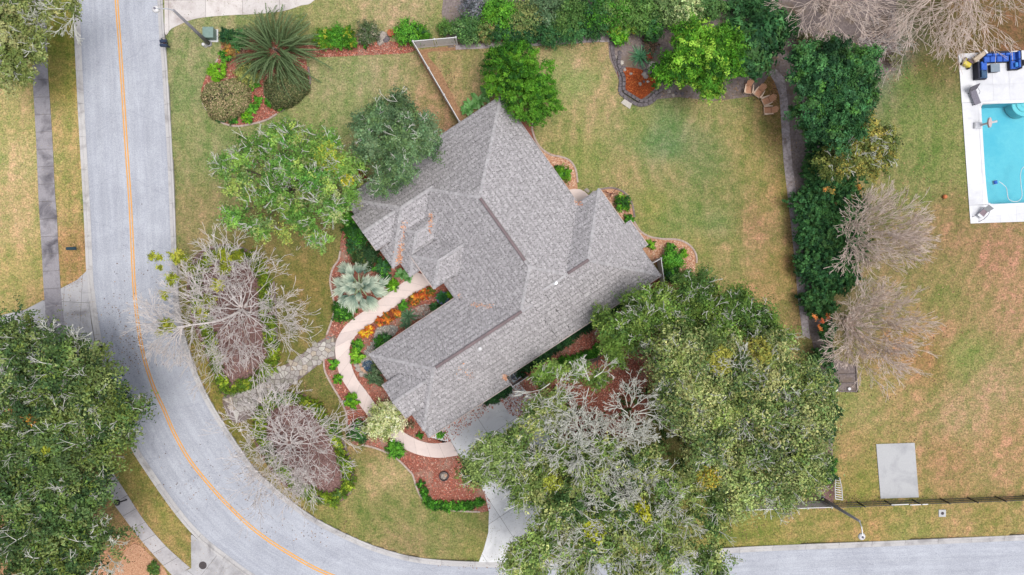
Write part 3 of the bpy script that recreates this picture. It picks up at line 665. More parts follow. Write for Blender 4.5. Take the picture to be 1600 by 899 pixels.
# ridge and hip caps
mc = []; cc = []
for key, p, q, hp, hq, L in ridge:
    Lg = math.dist(p, q); ns = max(1, int(Lg/3.4)); dx = ((q[0]-p[0])/Lg, (q[1]-p[1])/Lg); nx_ = (-dx[1], dx[0])
    if L[0] in ('M5', 'M4') and abs(dx[1]) > .9: continue
    for k in range(ns):
        t = (k+.5)/ns; a_, b_ = p[0]+(q[0]-p[0])*t, p[1]+(q[1]-p[1])*t; h_ = hp+(hq-hp)*t
        if envelope(np.array([a_]), np.array([b_]), L[0])[0] > h_+.4: continue
        if float(np.min([dist(s_, a_, b_) for s_ in sides(L)])) < -.01: continue
        w_ = 2.2; hl = 3.9/2; up = (hq-hp)/Lg; drop = w_*(1 if abs(dx[0]*dx[1]) < .1 else .70)
        P_ = []
        for e, lf in ((-hl, .9), (hl, .35)):
            for sd2, dr in ((-w_, drop), (0, 0), (w_, drop)):
                P_.append(h3(a_+dx[0]*e+nx_[0]*sd2, b_+dx[1]*e+nx_[1]*sd2, h_+up*e-dr+lf+.3))
        mc.append(P_); cc.append(rng.normal(1.02, .10))
mc = np.array(mc); n = len(mc); b6 = (np.arange(n)*6)[:, None]
F = np.concatenate([b6+np.array([0, 1, 4, 3]), b6+np.array([1, 2, 5, 4])])
cp = mesh_np('ridge_caps', mc.reshape(-1, 3), F, M['shingle'], roof, col=np.repeat(np.array(cc)[:, None]*np.array(lin((178, 175, 176))), 6, 0)); cp['kind'] = 'stuff'
for (p, q, hh) in (((122, 124), (122, 238), 122), ((170, 299.5), (326, 299.5), 73.8), ((42, 289.3), (80, 289.3), 83.4)):
    A_ = np.array(h3(*p, hh)); B_ = np.array(h3(*q, hh)); c = (A_+B_)/2+np.array([0, 0, .07]); d = B_-A_
    m_ = MB(); m_.box(c, (np.linalg.norm(d), .26, .10), math.atan2(d[1], d[0]), bev=.03); m_.build('ridge_vent', M['ridgevent'], roof)
def on_roof(px, py):
    for _ in range(4):
        z = ZE if _ == 0 else z
        q = P2(px, py, z)-HO; MM = np.array([HA, HB]).T; a, b = np.linalg.solve(MM, q); z = ZE+float(envelope(np.array([a]), np.array([b]))[0])*U1*PITCH
    q = hw(a, b); return (q[0], q[1], z)
c = on_roof(750, 545); MB().lathe(c, [(.19, -.05), (.19, .12), (.15, .2), (.06, .24)], 14).build('roof_vent_dome', M['white'], roof, smooth=True)
c = on_roof(868, 442); m_ = MB().lathe(c, [(.2, -.1), (.18, .04), (.06, .05), (.055, .3)], 12); m_.build('vent_pipe', M['alu'], roof)
for c_ in ((672, 454), (703, 470), (655, 660)): pass
# gutters along the open eaves
for (p, q, r) in (((0, 0), (0, 204), 0), ((250, 387.6), (404, 387.6), -14.2), ((-40, 373.4), (246, 373.4), 0), ((-40.6, 208), (-40.6, 273), 0), ((-51.8, 274), (-51.8, 322), -10.4), ((398, 226), (238, 225.4), 0), ((298.8, 33), (298.8, 98), 25), ((260.8, 134), (260.8, 197), 31), ((412.8, 277), (412.8, 341), 24)):
    A_ = np.array(h3(*p, r)); B_ = np.array(h3(*q, r)); d = B_-A_; c = (A_+B_)/2-np.array([0, 0, .06])
    MB().box(c, (np.linalg.norm(d), .09, .1), math.atan2(d[1], d[0])).build('gutter', M['fascia'], house)
def bits(name, spots, n, size, cols, seed, z=None, parent=None, spread=1.0):
    """small flat chips: leaf litter, wood chips. spots: (x, y, z, sx, sy)"""
    r = np.random.default_rng(seed); sp = np.array(spots)[r.integers(0, len(spots), n)]
    ctr = np.stack([sp[:, 0]+r.normal(0, 1, n)*sp[:, 3], sp[:, 1]+r.normal(0, 1, n)*sp[:, 4], sp[:, 2]+r.uniform(.005, .03, n)], 1)
    return ctr, r
def chips(name, ctr, size, cols, seed, parent=None, mat='chip', tilt=.35):
    r = np.random.default_rng(seed); n = len(ctr); a = r.uniform(0, 6.28, n)
    nrm = np.stack([r.normal(0, tilt, n), r.normal(0, tilt, n), np.ones(n)], 1); nrm /= np.linalg.norm(nrm, axis=1)[:, None]
    t = np.stack([np.cos(a), np.sin(a), np.zeros(n)], 1); t -= nrm*np.sum(t*nrm, 1)[:, None]; t /= np.linalg.norm(t, axis=1)[:, None]; b = np.cross(nrm, t)
    L = size*r.uniform(.6, 1.4, n)[:, None]; W_ = L*r.uniform(.35, .7, n)[:, None]
    V = np.stack([ctr-t*L/2-b*W_/3, ctr+t*L/3-b*W_/2, ctr+t*L/2+b*W_/3, ctr-t*L/3+b*W_/2], 1).reshape(-1, 3)
    pal = np.array([lin(c) for c in cols]); c = pal[r.integers(0, len(pal), n)]*r.normal(1, .12, n)[:, None]
    o = mesh_np(name, V, np.arange(4*n).reshape(n, 4), M[mat], parent, col=np.repeat(np.clip(c, 0, .85), 4, 0))
    o['kind'] = 'stuff'; return o
LIT = [(230, 168, 128), (214, 144, 104), (238, 190, 154), (196, 136, 106), (190, 170, 160)]
ctr = []
r = np.random.default_rng(3)
for (x0, y0, x1, y1, n, sg) in ((634, 343, 630, 372, 60, 2.2), (629, 372, 623, 410, 150, 2.6), (624, 395, 623, 410, 110, 2.6), (674, 334, 673, 352, 90, 1.8), (673, 352, 672, 366, 30, 1.8), (738, 476, 768, 479, 90, 2.0), (718, 577, 742, 590, 40, 4), (787, 588, 791, 592, 120, 2.2), (900, 315, 906, 318, 60, 2), (716, 460, 720, 466, 20, 2)):
    for _ in range(int(n*.6)):
        t = r.random(); ctr.append(np.array(on_roof(x0+(x1-x0)*t+r.normal(0, sg), y0+(y1-y0)*t+r.normal(0, sg)))+np.array([0, 0, .04]))
ctr = np.array(ctr); ctr = ctr[ctr[:, 2] > ZE-.5]
chips('leaf_litter', ctr, .13, LIT, 5, roof)

# ---------------------------------------------------------------- pool and deck
def ring(name, outer, inner, z0, z1, mat, kind=None, parent=None):
    o = [tuple(p) for p in outer]; i = [tuple(p) for p in inner]
    allp = o+i; T = tessellate_polygon([[Vector((*p, 0)) for p in o], [Vector((*p, 0)) for p in i]])
    V = [(*p, z1) for p in allp]+[(*p, z0) for p in allp]; n = len(allp); Fc = []
    for t in T:
        A, B, D = [allp[k] for k in t]
        if (B[0]-A[0])*(D[1]-A[1])-(B[1]-A[1])*(D[0]-A[0]) < 0: t = t[::-1]
        Fc.append(tuple(t))
    for st, m_ in ((0, len(o)), (len(o), len(i))):
        for k in range(m_): Fc.append((st+k, st+(k+1) % m_, n+st+(k+1) % m_, n+st+k))
    ob = mesh_py(name, V, Fc, mat, parent)
    if kind: ob['kind'] = kind
    return ob
dk = ring('pool_deck', DECK, POOL, -.3, .04, M['deckj'], 'structure')
PB = [P2(1532.5, 160), P2(1711, 154), P2(1716, 313), P2(1541, 320.5)]
for q_ in ([DECK[0], DECK[3], P2(1741, 152), P2(1502.2, 161)], [P2(1502.5, 161.6), P2(1532, 160.6), P2(1541.5, 319), P2(1513.6, 321)], [P2(1513.7, 321.6), P2(1758, 312.6), DECK[2], DECK[1]]):
    pq = [tuple(p_) for p_ in q_]; slab_cells('deck_slab', pq, math.radians(3.2), 1.5, 1.5, .036, .06, M['deckw'], dk, tuple(P2(1497, 84.5)), gap=.005)
ring('pool_coping', [p_ for p_ in POOL_OUT], POOL, -.02, .075, M['deck'], 'structure')
pc = np.mean(POOL, 0)
# basin
nP = len(POOL); V = [(*p, .05) for p in POOL]+[(*(p-(p-pc)*.01), -1.3) for p in POOL]+[(pc[0], pc[1], -1.5)]
Fc = [(k, nP+k, nP+(k+1) % nP, (k+1) % nP) for k in range(nP)]+[(nP+k, 2*nP, nP+(k+1) % nP) for k in range(nP)]
bs = mesh_py('pool_basin', V, Fc, M['basin']); bs['kind'] = 'structure'
sc_ = P2(1604, 161)
for k, (rr, zt) in enumerate(((1.15, -.28), (.78, -.16), (.4, -.1))):
    pl = [tuple(sc_+rr*np.array([math.cos(t), -math.sin(t)])) for t in np.linspace(0, math.pi, 18)]
    MB().prism(pl, -1.25, zt-.02*k, bev=.05).build('pool_step', M['basin2'], bs)
wt = sheet('pool_water', [tuple(p-(p-pc)*.002) for p in POOL], -.07, M['water'], kind='structure', depth=.0)
# (one face is enough for the water)
bpy.data.objects.remove(wt); wt = mesh_py('pool_water', [(*(p-(p-pc)*.003), -.07) for p in POOL], [tuple(range(nP))[::-1]], M['water']); wt['kind'] = 'structure'
c = P2(1558.3, 284.5, -1); cl = empty('pool_cleaner', (*c, -1.36), 'small blue pool cleaner on the pool floor', 'pool cleaner')
MB().box((*c, -1.22), (.30, .34, .2), .2, bev=.06).build('cleaner_body', M['blue'], cl)
MB().box((c[0], c[1], -1.33), (.36, .4, .06), .2).build('cleaner_base', M['white'], cl)
hl = [(1561, 284), (1567, 288), (1572.5, 294), (1574, 303), (1576, 311), (1583, 315), (1592, 314), (1597, 306), (1595.5, 290), (1594.5, 275), (1596.5, 265), (1600, 261), (1606, 256)]
tag(MB().tube([(*P2(x, y, -.05), -.05) for x, y in smooth_line(hl, 4)], .028, 6).build('pool_hose', M['white']), 'white floating hose looping across the pool', 'hose')
def rot(c, ang, pts):
    cs, sn = math.cos(ang), math.sin(ang); return [(c[0]+x*cs-y*sn, c[1]+x*sn+y*cs) for x, y in pts]
# poolside stand reaching over the water
c = P2(1535, 196.5); st = empty('poolside_stand', (*P2(1527, 197), .06), 'pale poolside stand with a rounded board over the water', 'stand')
MB().box((*P2(1526, 197), .2), (.7, .55, .28), bev=.08).build('stand_base', M['deck'], st)
MB().tube([(*P2(1529, 197), .3), (*P2(1533, 196.5), 1.0), (*P2(1543, 194.8), 1.25)], .10, 8).build('stand_arm', M['white'], st)
c = P2(1547, 191.5, 1.4); MB().prism(rot(c, 0, [(.17*math.cos(t), .46*math.sin(t)) for t in np.linspace(0, 6.28, 15)[:-1]]), 1.25, 1.45, .04).build('board', plain('pink_board', (214, 196, 196), .6), st)
# sectional sofa, three seats in a U
def seat_unit(nm, px, label, ang, parts_):
    pass
ang = math.radians(3)
def sofa(x0, y0, x1, y1, back, label, n, arm=None, cm='blue'):
    z0 = .06; A_ = P2(x0, y1, .5); B_ = P2(x1, y0, .5); c = (A_+B_)/2; sx, sy = abs(B_-A_); root = empty('patio_sofa', (*c, z0), label, 'sofa', 'sections of the blue patio sofa', ang)
    R_ = lambda x, y: (c[0]+x*math.cos(ang)-y*math.sin(ang), c[1]+x*math.sin(ang)+y*math.cos(ang))
    MB().box((*R_(0, 0), z0+.17), (sx, sy, .30), ang, bev=.03).build('frame', M['wicker'], root)
    bt = .2
    bx = {'left': ((-sx/2+bt/2, 0), (bt, sy)), 'top': ((0, sy/2-bt/2), (sx, bt)), 'right': ((sx/2-bt/2, 0), (bt, sy))}[back]
    MB().box((*R_(*bx[0]), z0+.5), (*bx[1], .42), ang, bev=.04).build('backrest_frame', M['wicker'], root)
    hor = back == 'top'; L = (sx if hor else sy)-.1; k = L/n
    for i in range(n):
        o_ = -L/2+k*(i+.5); x, y = (o_, -bt/2) if hor else ((bt/2 if back == 'left' else -bt/2), o_)
        MB().box((*R_(x, y), z0+.4), ((k-.05, sy-bt-.05, .16) if hor else (sx-bt-.05, k-.05, .16)), ang, bev=.05).build('seat_cushion', M[cm if i or back != 'left' else 'blue2'], root)
        x, y = (o_, sy/2-bt-.12) if hor else ((-sx/2+bt+.12) if back == 'left' else (sx/2-bt-.12), o_)
        m_ = MB(); m_.box((*R_(x, y), z0+.66), ((k-.08, .17, .38) if hor else (.17, k-.08, .38)), ang, bev=.05); m_.build('back_cushion', M[cm if i or back != 'left' else 'blue2'], root)
    return R_, root, c
sofa(1525, 97, 1543, 123.5, 'left', 'blue sofa section with dark wicker back nearest the deck corner', 2)
sofa(1536, 81.5, 1577.5, 97, 'top', 'long blue middle section of the patio sofa along the deck edge', 4)
R_, s3, c3 = sofa(1578.5, 80.5, 1594, 108.5, 'right', 'blue right section of the patio sofa with a square pillow', 2)
MB().box((c3[0]+.05, c3[1]-.45, .72), (.42, .42, .16), ang+.1, bev=.06).build('pillow', plain('bright_blue_pillow', (70, 150, 232), .6), s3)
c = P2(1554.5, 106.5, .4); ot = empty('coffee_table', (*c, .06), 'low grey-topped table in the middle of the blue sofa', 'table', None, ang)
MB().box((*c, .25), (.78, .68, .38), ang).build('table_base', M['wicker'], ot); MB().box((*c, .46), (.84, .74, .04), ang, bev=.015).build('table_top', M['greytop'], ot)
# yellow cart and beige cushion beside the sofa
c = P2(1512.3, 98.5, .4); ct = empty('toy_cart', (*c, .06), 'yellow cart with dark wheels in the deck corner', 'cart', None, math.radians(-32))
a = math.radians(-32)
MB().box((*c, .3), (.72, .62, .34), a, bev=.05).build('tub', M['yellowp'], ct)
q = rot(c, a, [(.05, .2)])[0]; MB().box((*q, .5), (.6, .24, .12), a, bev=.03).build('lid', plain('mauve_lid', (112, 92, 100), .6), ct)
for i, (x, y) in enumerate(((-.38, -.28), (.38, -.28), (-.38, .3), (.38, .3))):
    q = rot(c, a, [(x, y)])[0]; MB().lathe((*q, .07), [(.09, 0), (.1, .05), (.1, .3), (.06, .36)], 10).build('wheel', M['black'], ct)
c = P2(1530.3, 88.5, .6); cu = empty('lounge_cushion', (*c, .06), 'beige cushion box tilted between the cart and the sofa', 'cushion')
a = math.radians(38); MB().box((*c, .42), (1.35, .42, .7), a, bev=.05).build('cushion_box', M['beige'], cu)
q = rot(c, a, [(.62, 0)])[0]; MB().box((*q, .79), (.16, .4, .03), a).build('cushion_trim', M['white'], cu)
# grey lounger
def lounger():
    c = P2(1522, 148, .35); a = math.radians(-68); root = empty('sun_lounger', (*c, .06), 'grey sling lounge chair with raised head above the pool corner', 'lounge chair', None, 0)
    f = lambda x, y: rot(c, a, [(x, y)])[0]
    m_ = MB()
    V = [(*f(-.35, -.30), .40), (*f(.95, -.30), .36), (*f(.95, .30), .36), (*f(-.35, .30), .40)]
    m_.add(V+[(v[0], v[1], v[2]-.04) for v in V], [(0, 1, 2, 3), (7, 6, 5, 4), (0, 4, 5, 1), (1, 5, 6, 2), (2, 6, 7, 3), (3, 7, 4, 0)]); m_.build('seat', M['mesh'], root)
    V = [(*f(-.36, -.36), .40), (*f(-.36, .36), .40), (*f(-.72, .46), .98), (*f(-.72, -.46), .98)]; m_ = MB()
    m_.add(V+[(v[0]-.02, v[1]+.03, v[2]-.05) for v in V], [(0, 1, 2, 3), (7, 6, 5, 4), (0, 4, 5, 1), (1, 5, 6, 2), (2, 6, 7, 3), (3, 7, 4, 0)]); m_.build('backrest', plain('dark_sling', (112, 108, 116), .7), root)
    for s_ in (-1, 1):
        MB().tube([(*f(-.5, s_*.36), .62), (*f(-.05, s_*.42), .62), (*f(.12, s_*.40), .40)], .03, 6).build('armrest', M['alu'] if s_ > 0 else M['mesh'], root)
        for x in (-.3, .85): MB().tube([(*f(x, s_*.28), .38), (*f(x, s_*.30), .06)], .025, 6).build('leg', M['black'], root)
lounger()
def sling_chair():
    c = P2(1537, 331.5, .4); a = math.radians(52); root = empty('patio_chair', (*c, .06), 'grey sling patio chair at the lower corner of the pool deck', 'chair')
    f = lambda x, y: rot(c, a, [(x, y)])[0]
    def slab(nm, pts, mat):
        V = [(*f(x, y), z) for x, y, z in pts]; MB().add(V+[(v[0], v[1], v[2]-.04) for v in V], [(0, 1, 2, 3), (7, 6, 5, 4), (0, 4, 5, 1), (1, 5, 6, 2), (2, 6, 7, 3), (3, 7, 4, 0)]).build(nm, mat, root)
    slab('seat', [(-.35, -.26, .42), (.18, -.26, .45), (.18, .26, .45), (-.35, .26, .42)], plain('taupe_sling', (148, 130, 138), .7))
    slab('backrest', [(.18, -.27, .47), (.52, -.27, 1.0), (.52, .27, 1.0), (.18, .27, .47)], M['alu'])
    slab('front_apron', [(-.55, -.26, .36), (-.36, -.26, .43), (-.36, .26, .43), (-.55, .26, .36)], M['alu'])
    for s_ in (-1, 1):
        MB().tube([(*f(.25, s_*.32), .66), (*f(-.2, s_*.36), .66), (*f(-.55, s_*.37), .5), (*f(-.82, s_*.36), .08)], .025, 6).build('armrest', M['mesh'], root)
        MB().tube([(*f(.25, s_*.3), .6), (*f(.3, s_*.3), .06)], .022, 6).build('leg', M['mesh'], root)
sling_chair()
tag(MB().box((*P2(1599, 98, .4), .3), (.3, .5, .5), bev=.1).build('planter', M['black']), 'dark planter at the right edge beside the blue sofa', 'planter')
# ball
tag(MB().lathe((*P2(1474.5, 308), 0), [(.05, 0), (.13, .03), (.18, .1), (.2, .19), (.18, .28), (.12, .35), (.04, .385)], 14).build('ball', plain('orange_rubber', (222, 132, 84), .5), smooth=True), 'orange ball lying on the grass left of the pool', 'ball')

# ---------------------------------------------------------------- tan garden chairs
def adirondack():
    root = empty('garden_chair', (0, 0, 0)); f = lambda x, y, z: (x, y, z)
    for i in range(6):      # seat slats across, front is +x ... back is -x
        x = .34-.115*i; MB().box((x, 0, .36-.03*i), (.10, .54, .022), bev=.006).build('seat_slat', M['tan'], root, False)
    for i in range(5):      # fanned back slats, rounded top
        y = (i-2)*.108; L = .72-.07*abs(i-2)**1.6*.7; ty = y*1.12
        V = []
        for t, wd_ in ((0, .048), (.8, .052), (1, .03)):
            X_ = -.30-.42*t*L/.72; Z_ = .24+.72*t*L/.72
            yc = y+(ty-y)*t; V += [(X_, yc-wd_, Z_), (X_, yc+wd_, Z_), (X_-.03, yc+wd_, Z_-.012), (X_-.03, yc-wd_, Z_-.012)]
        Fc = [(0, 4, 5, 1), (1, 5, 6, 2), (2, 6, 7, 3), (3, 7, 4, 0), (4, 8, 9, 5), (5, 9, 10, 6), (6, 10, 11, 7), (7, 11, 8, 4), (8, 11, 10, 9), (0, 1, 2, 3)]
        MB().add(V, Fc).build('back_slat', M['tan'], root, False)
    for s_ in (-1, 1):
        MB().prism([(.42, s_*.27), (.44, s_*.42), (.30, s_*.45), (-.34, s_*.38), (-.38, s_*.30), (.1, s_*.30)], .54, .565).build('armrest', M['tan_edge'], root, False)
        MB().box((.33, s_*.33, .27), (.11, .03, .54)).build('leg', M['tan_edge'], root, False)
        m_ = MB(); m_.add([(.38, s_*.29, .40), (.38, s_*.29, .30), (-.62, s_*.29, .02), (-.62, s_*.29, .12), (.38, s_*.315, .40), (.38, s_*.315, .30), (-.62, s_*.315, .02), (-.62, s_*.315, .12)], [(0, 1, 2, 3), (7, 6, 5, 4), (0, 4, 5, 1), (1, 5, 6, 2), (2, 6, 7, 3), (3, 7, 4, 0)]); m_.build('rail', M['tan'], root, False)
    MB().box((.405, 0, .34), (.03, .62, .12)).build('front_rail', M['tan_edge'], root, False)
    return root
ch0 = adirondack()
def copy_thing(root, loc, rz, label=None, cat=None, group=None, sc=None):
    r = root.copy(); COL.objects.link(r); r.location = loc; r.rotation_euler = (0, 0, rz)
    if sc: r.scale = (sc, sc, sc)
    for k_, v_ in (('label', label), ('category', cat), ('group', group)):
        if v_: r[k_] = v_
    for c in list(root.children):
        d = c.copy(); COL.objects.link(d); d.parent = r
        for g_ in c.children: e = g_.copy(); COL.objects.link(e); e.parent = d
    return r
for i, (x, y, bx, by, lb) in enumerate(((1169.5, 139.5, .12, 1, 'first tan garden chair on the left, its back towards the big bright shrub'), (1185.5, 145, .55, .8, 'second tan garden chair, turned a little to the right of the first'), (1197.8, 158, .88, .42, 'third tan garden chair, just above the lowest one'), (1200.5, 173, 1, .06, 'lowest tan garden chair, facing straight left'))):
    rz = math.atan2(by, bx)+math.pi; q = P2(x, y, .3)
    o = ch0 if i == 0 else copy_thing(ch0, (0, 0, 0), 0)
    o.location = (q[0], q[1], 0); o.rotation_euler.z = rz; tag(o, lb, 'garden chair', 'tan garden chairs in an arc')

# ---------------------------------------------------------------- fences
def panel_fence(pts, label, h=1.8, posts=None, seg=2.4, zpx=1.8):
    """pts: photo pixels of the top rail"""
    W_ = [P2(x, y, zpx) for x, y in pts]; root = empty('vinyl_fence', (*W_[0], 0), label, 'fence', 'white vinyl fences')
    for i in range(len(W_)-1):
        A_, B_ = W_[i], W_[i+1]; L = np.linalg.norm(B_-A_); n = max(1, round(L/seg)); d = (B_-A_)/L; an = math.atan2(d[1], d[0])
        for k in range(n):
            p, q = A_+d*L*k/n, A_+d*L*(k+1)/n; c = (p+q)/2; l = L/n-.13
            m_ = MB()
            for j in range(int(l/.15)):
                cc_ = c+d*(-l/2+.075+j*.15+(l % .15)/2); m_.box((*cc_, h/2), (.143, .03, h-.2), an)
            m_.build('fence_panel', M['white'], root)
            MB().box((*c, h-.06), (l, .06, .12), an).build('top_rail', M['white'], root); MB().box((*c, .1), (l, .05, .12), an).build('bottom_rail', M['white'], root)
        for k in range(n+1):
            if k == 0 and i > 0: continue
            p = A_+d*L*k/n; m_ = MB(); m_.box((*p, (h+.04)/2), (.13, .13, h+.04), an); m_.add([(p[0]+x, p[1]+y, h+.04) for x, y in ((-.085, -.085), (.085, -.085), (.085, .085), (-.085, .085))]+[(p[0], p[1], h+.14)], [(3, 2, 1, 0), (0, 1, 4), (1, 2, 4), (2, 3, 4), (3, 0, 4)]); m_.build('fence_post', M['white'], root)
panel_fence([(712, 58.5), (645, 64.5), (718, 190)], 'white vinyl fence cornering beside the red mulch strip and running to the roof')
panel_fence([(1019, 412), (1033, 404), (1051, 530)], 'white vinyl fence from the back corner of the house into the oaks')
panel_fence([(1150, 798), (1300, 793)], 'white vinyl fence along the lower street verge')
# black metal fence
root = empty('metal_fence', (*P2(1305, 788), 0), 'black metal picket fence along the neighbour yard', 'fence')
A_, B_ = P2(1307, 793.5, 1.35), P2(1660, 780, 1.35); L = np.linalg.norm(B_-A_); d = (B_-A_)/L; an = math.atan2(d[1], d[0]); n = 8
for k in range(n+1):
    p = A_+d*L*k/n; MB().box((*p, .72), (.10, .10, 1.44), an).build('fence_post', M['black'], root)
    if k < n:
        c = A_+d*L*(k+.5)/n
        for z in (.15, .72, 1.3): MB().box((*c, z), (L/n-.1, .045, .05), an).build('rail', M['black'], root)
m_ = MB()
for k in range(int(L/.13)): m_.box((*(A_+d*(k+.5)*.13), .72), (.028, .028, 1.2), an)
tag(m_.build('pickets', M['black'], root), kind='stuff')
for (xa, xb) in ((1393, 1420), (1422, 1450)):
    p, q = P2(xa, 789.2, 1.4), P2(xb, 788.2, 1.4); c = (p+q)/2; MB().box((*c, 1.4), (np.linalg.norm(q-p), .07, .06), an).build('gate_rail', M['white'], root)
# concrete pad beside the fence
pd = [tuple(P2(*p)) for p in ((1368.5, 694), (1428.5, 692), (1435, 777), (1375.5, 779))]
sheet('concrete_pad', pd, .07, M['slab'], kind='structure', depth=.12)
# white ladder
c = P2(1310, 764); ld = empty('ladder', (*c, 0), 'white ladder lying on the grass beside the end of the hedge', 'ladder')
p0, p1 = P2(1310.5, 781, .9), P2(1309, 746, .1)
dd = (p1-p0); nn = np.array([-dd[1], dd[0]])/np.linalg.norm(dd)
for s_ in (-1, 1): MB().tube([(*(p0+nn*.33*s_), .95), (*(p0+dd*.55+nn*.31*s_), .5), (*(p1+nn*.16*s_), .08)], .045, 6).build('side_rail', M['white'], ld)
for t in np.linspace(.02, .95, 10):
    q = p0+dd*t; hw_ = .33-.02*t if t < .55 else .31-.15*(t-.55)/.45; MB().tube([(*(q+nn*hw_), .95-.9*t), (*(q-nn*hw_), .95-.9*t)], .035 if t < .6 else .02, 6).build('rung', M['white'], ld)
# timber raised beds by the hedge
root = empty('raised_bed', (*P2(1320, 590), 0), 'weathered timber raised bed under the lower bare tree', 'raised bed')
for (x0, y0, x1, y1) in ((1299, 545, 1301, 612), (1338, 570, 1340, 613), (1300, 612, 1341, 612), (1301, 586, 1338, 585), (1302, 600, 1338, 599)):
    A_, B_ = P2(x0, y0, .3), P2(x1, y1, .3); c = (A_+B_)/2; d = B_-A_; MB().box((*c, .15), (np.linalg.norm(d), .12, .3), math.atan2(d[1], d[0])).build('timber', M['wood_old'], root)
MB().prism([tuple(P2(*p)) for p in ((1302, 560), (1337, 572), (1338, 611), (1302, 611))], 0, .2).build('soil_fill', M['soil'], root)
for p in ((1304, 609), (1324, 607)): tag(MB().lathe((*P2(*p), .2), [(.12, 0), (.15, .2), (.1, .22)], 8).build('flower_pot', M['white']), 'white pot at the %s of the timber bed' % ('lower left corner' if p[0] < 1310 else 'lower middle'), 'pot', 'white pots on the timber bed')

# ---------------------------------------------------------------- street things
def lamp(base, top, arm_end, head, h, label, mat):
    root = empty('street_lamp', (*P2(*base), 0), label, 'street lamp', 'street lamps')
    b = P2(*base); t = P2(*top, h); e = P2(*arm_end, h+.5)
    MB().lathe((*b, 0), [(.28, -.05), (.28, .12), (.2, .18)], 12).build('lamp_base', mat, root)
    MB().tube([(*b, .1), (*(b*.6+t*.4), .1+(h-.1)*.4), (*t, h)], .19, 10, .10).build('post', mat, root, smooth=True)
    MB().tube([(*t, h-.05), (*(t+(e-t)*.3), h+.3), (*e, h+.45)], .05, 6).build('arm', M['alu'], root)
    hd = MB().lathe((*e, h+.3), [(.1, -.14), (.27, -.1), (.30, 0), (.24, .1), (.1, .17)], 16).build('lamp_head', M['white'], root, smooth=True)
    MB().lathe((*e, h+.46), [(.09, 0), (.09, .1), (.05, .13)], 8).build('photocell', M['mesh'], hd)
lamp((327, 69), (271, 16), (241.5, 13), None, 6.6, 'concrete street lamp at the upper driveway with its head over the road', M['pole'])
lamp((1284, 779), (1343, 814.5), (1348.5, 840), None, 6.6, 'concrete street lamp by the lower street and the white fence', M['pole'])
c = P2(330.5, 55, .5); bx = empty('utility_box', (*P2(331.5, 56), 0), 'green utility box behind the upper street lamp', 'utility box')
MB().box((*P2(331.5, 56.5), .03), (1.15, 1.15, .1)).build('box_pad', M['drive'], bx); MB().box((*P2(331.3, 56), .45), (.92, .92, .8), bev=.03).build('cabinet', M['green_box'], bx); MB().box((*P2(331.3, 56), .87), (.98, .98, .05), bev=.02).build('box_lid', M['green_box'], bx)
tag(MB().lathe((*P2(321.5, 72.5), 0), [(.16, 0), (.16, .2), (.15, .55), (.08, .62)], 12).build('service_post', M['white']), 'short white service post at the foot of the upper street lamp', 'post')
def mailbox(px, py, ang, label, mat, h=1.1, grp=None, L=.62, post=None):
    q = P2(px, py, h); pb = P2(*post) if post else q; root = empty('mailbox', (*pb, 0), label, 'mailbox', grp)
    MB().box((*pb, h/2), (.10, .10, h)).build('post', mat, root)
    cs, sn = math.cos(ang), math.sin(ang); V = []; n = 8
    for e in (-L/2, L/2):
        for k in range(n+1):
            t = math.pi*k/n; y = .14*math.cos(t); z = h+.10+.12*math.sin(t); V.append((q[0]+e*cs-y*sn, q[1]+e*sn+y*cs, z))
        V += [(q[0]+e*cs+.14*sn, q[1]+e*sn-.14*cs, h-.04), (q[0]+e*cs-.14*sn, q[1]+e*sn+.14*cs, h-.04)]
    m_ = n+3; Fc = [(k, (k+1) % m_, m_+(k+1) % m_, m_+k) for k in range(m_)]+[tuple(range(m_))[::-1], tuple(range(m_, 2*m_))]
    MB().add(V, Fc).build('box', mat, root)
    MB().tube([(*q, h-.05), (*pb, h-.35)], .04, 5).build('bracket', mat, root)
    MB().box((q[0]+.1*cs-.17*sn, q[1]+.1*sn+.17*cs, h+.18), (.03, .02, .2)).build('flag', M['terracotta'], root)
mailbox(256.2, 65, .06, 'upper of the two dark blue mailboxes on the kerb', M['navy'], grp='pair of blue mailboxes', post=(262, 68))
mailbox(256.6, 71.5, -.08, 'lower of the two dark blue mailboxes on the kerb', M['navy'], grp='pair of blue mailboxes', post=(265, 74))
mailbox(112, 388.6, .03, 'dark teal mailbox on the narrow verge left of the road', plain('teal_mailbox', (44, 72, 84), .4), post=(119, 390), L=.8)
rt = empty('post_lantern', (*P2(198, 780.5), 0), 'black post with a round top leaning over the end of the lower sidewalk', 'lamp post')
MB().tube([(*P2(198, 781), 0), (*P2(186, 785, 1.3), 1.3)], .07, 8).build('post', M['black'], rt)
MB().lathe((*P2(183, 785.5, 1.4), 1.25), [(.12, 0), (.27, .08), (.3, .18), (.2, .3), (.06, .36)], 14).build('lantern', M['black'], rt, smooth=True)
q = P2(317, 883.5); mh = MB().lathe((*q, .02), [(.36, -.02), (.36, .008), (.32, .014)], 22).build('manhole_cover', M['iron']); tag(mh, 'round iron manhole cover on the lower left driveway apron', 'manhole cover')
uc = MB().box((*P2(1472, 802), .02), (.66, .66, .09), bev=.02).build('utility_cover', M['slab']); tag(uc, 'square concrete utility cover in the verge by the lower street', 'utility cover')
MB().lathe((*P2(1472, 802), .07), [(.14, 0), (.14, .012), (.1, .014)], 12).build('access_lid', M['iron'], uc)

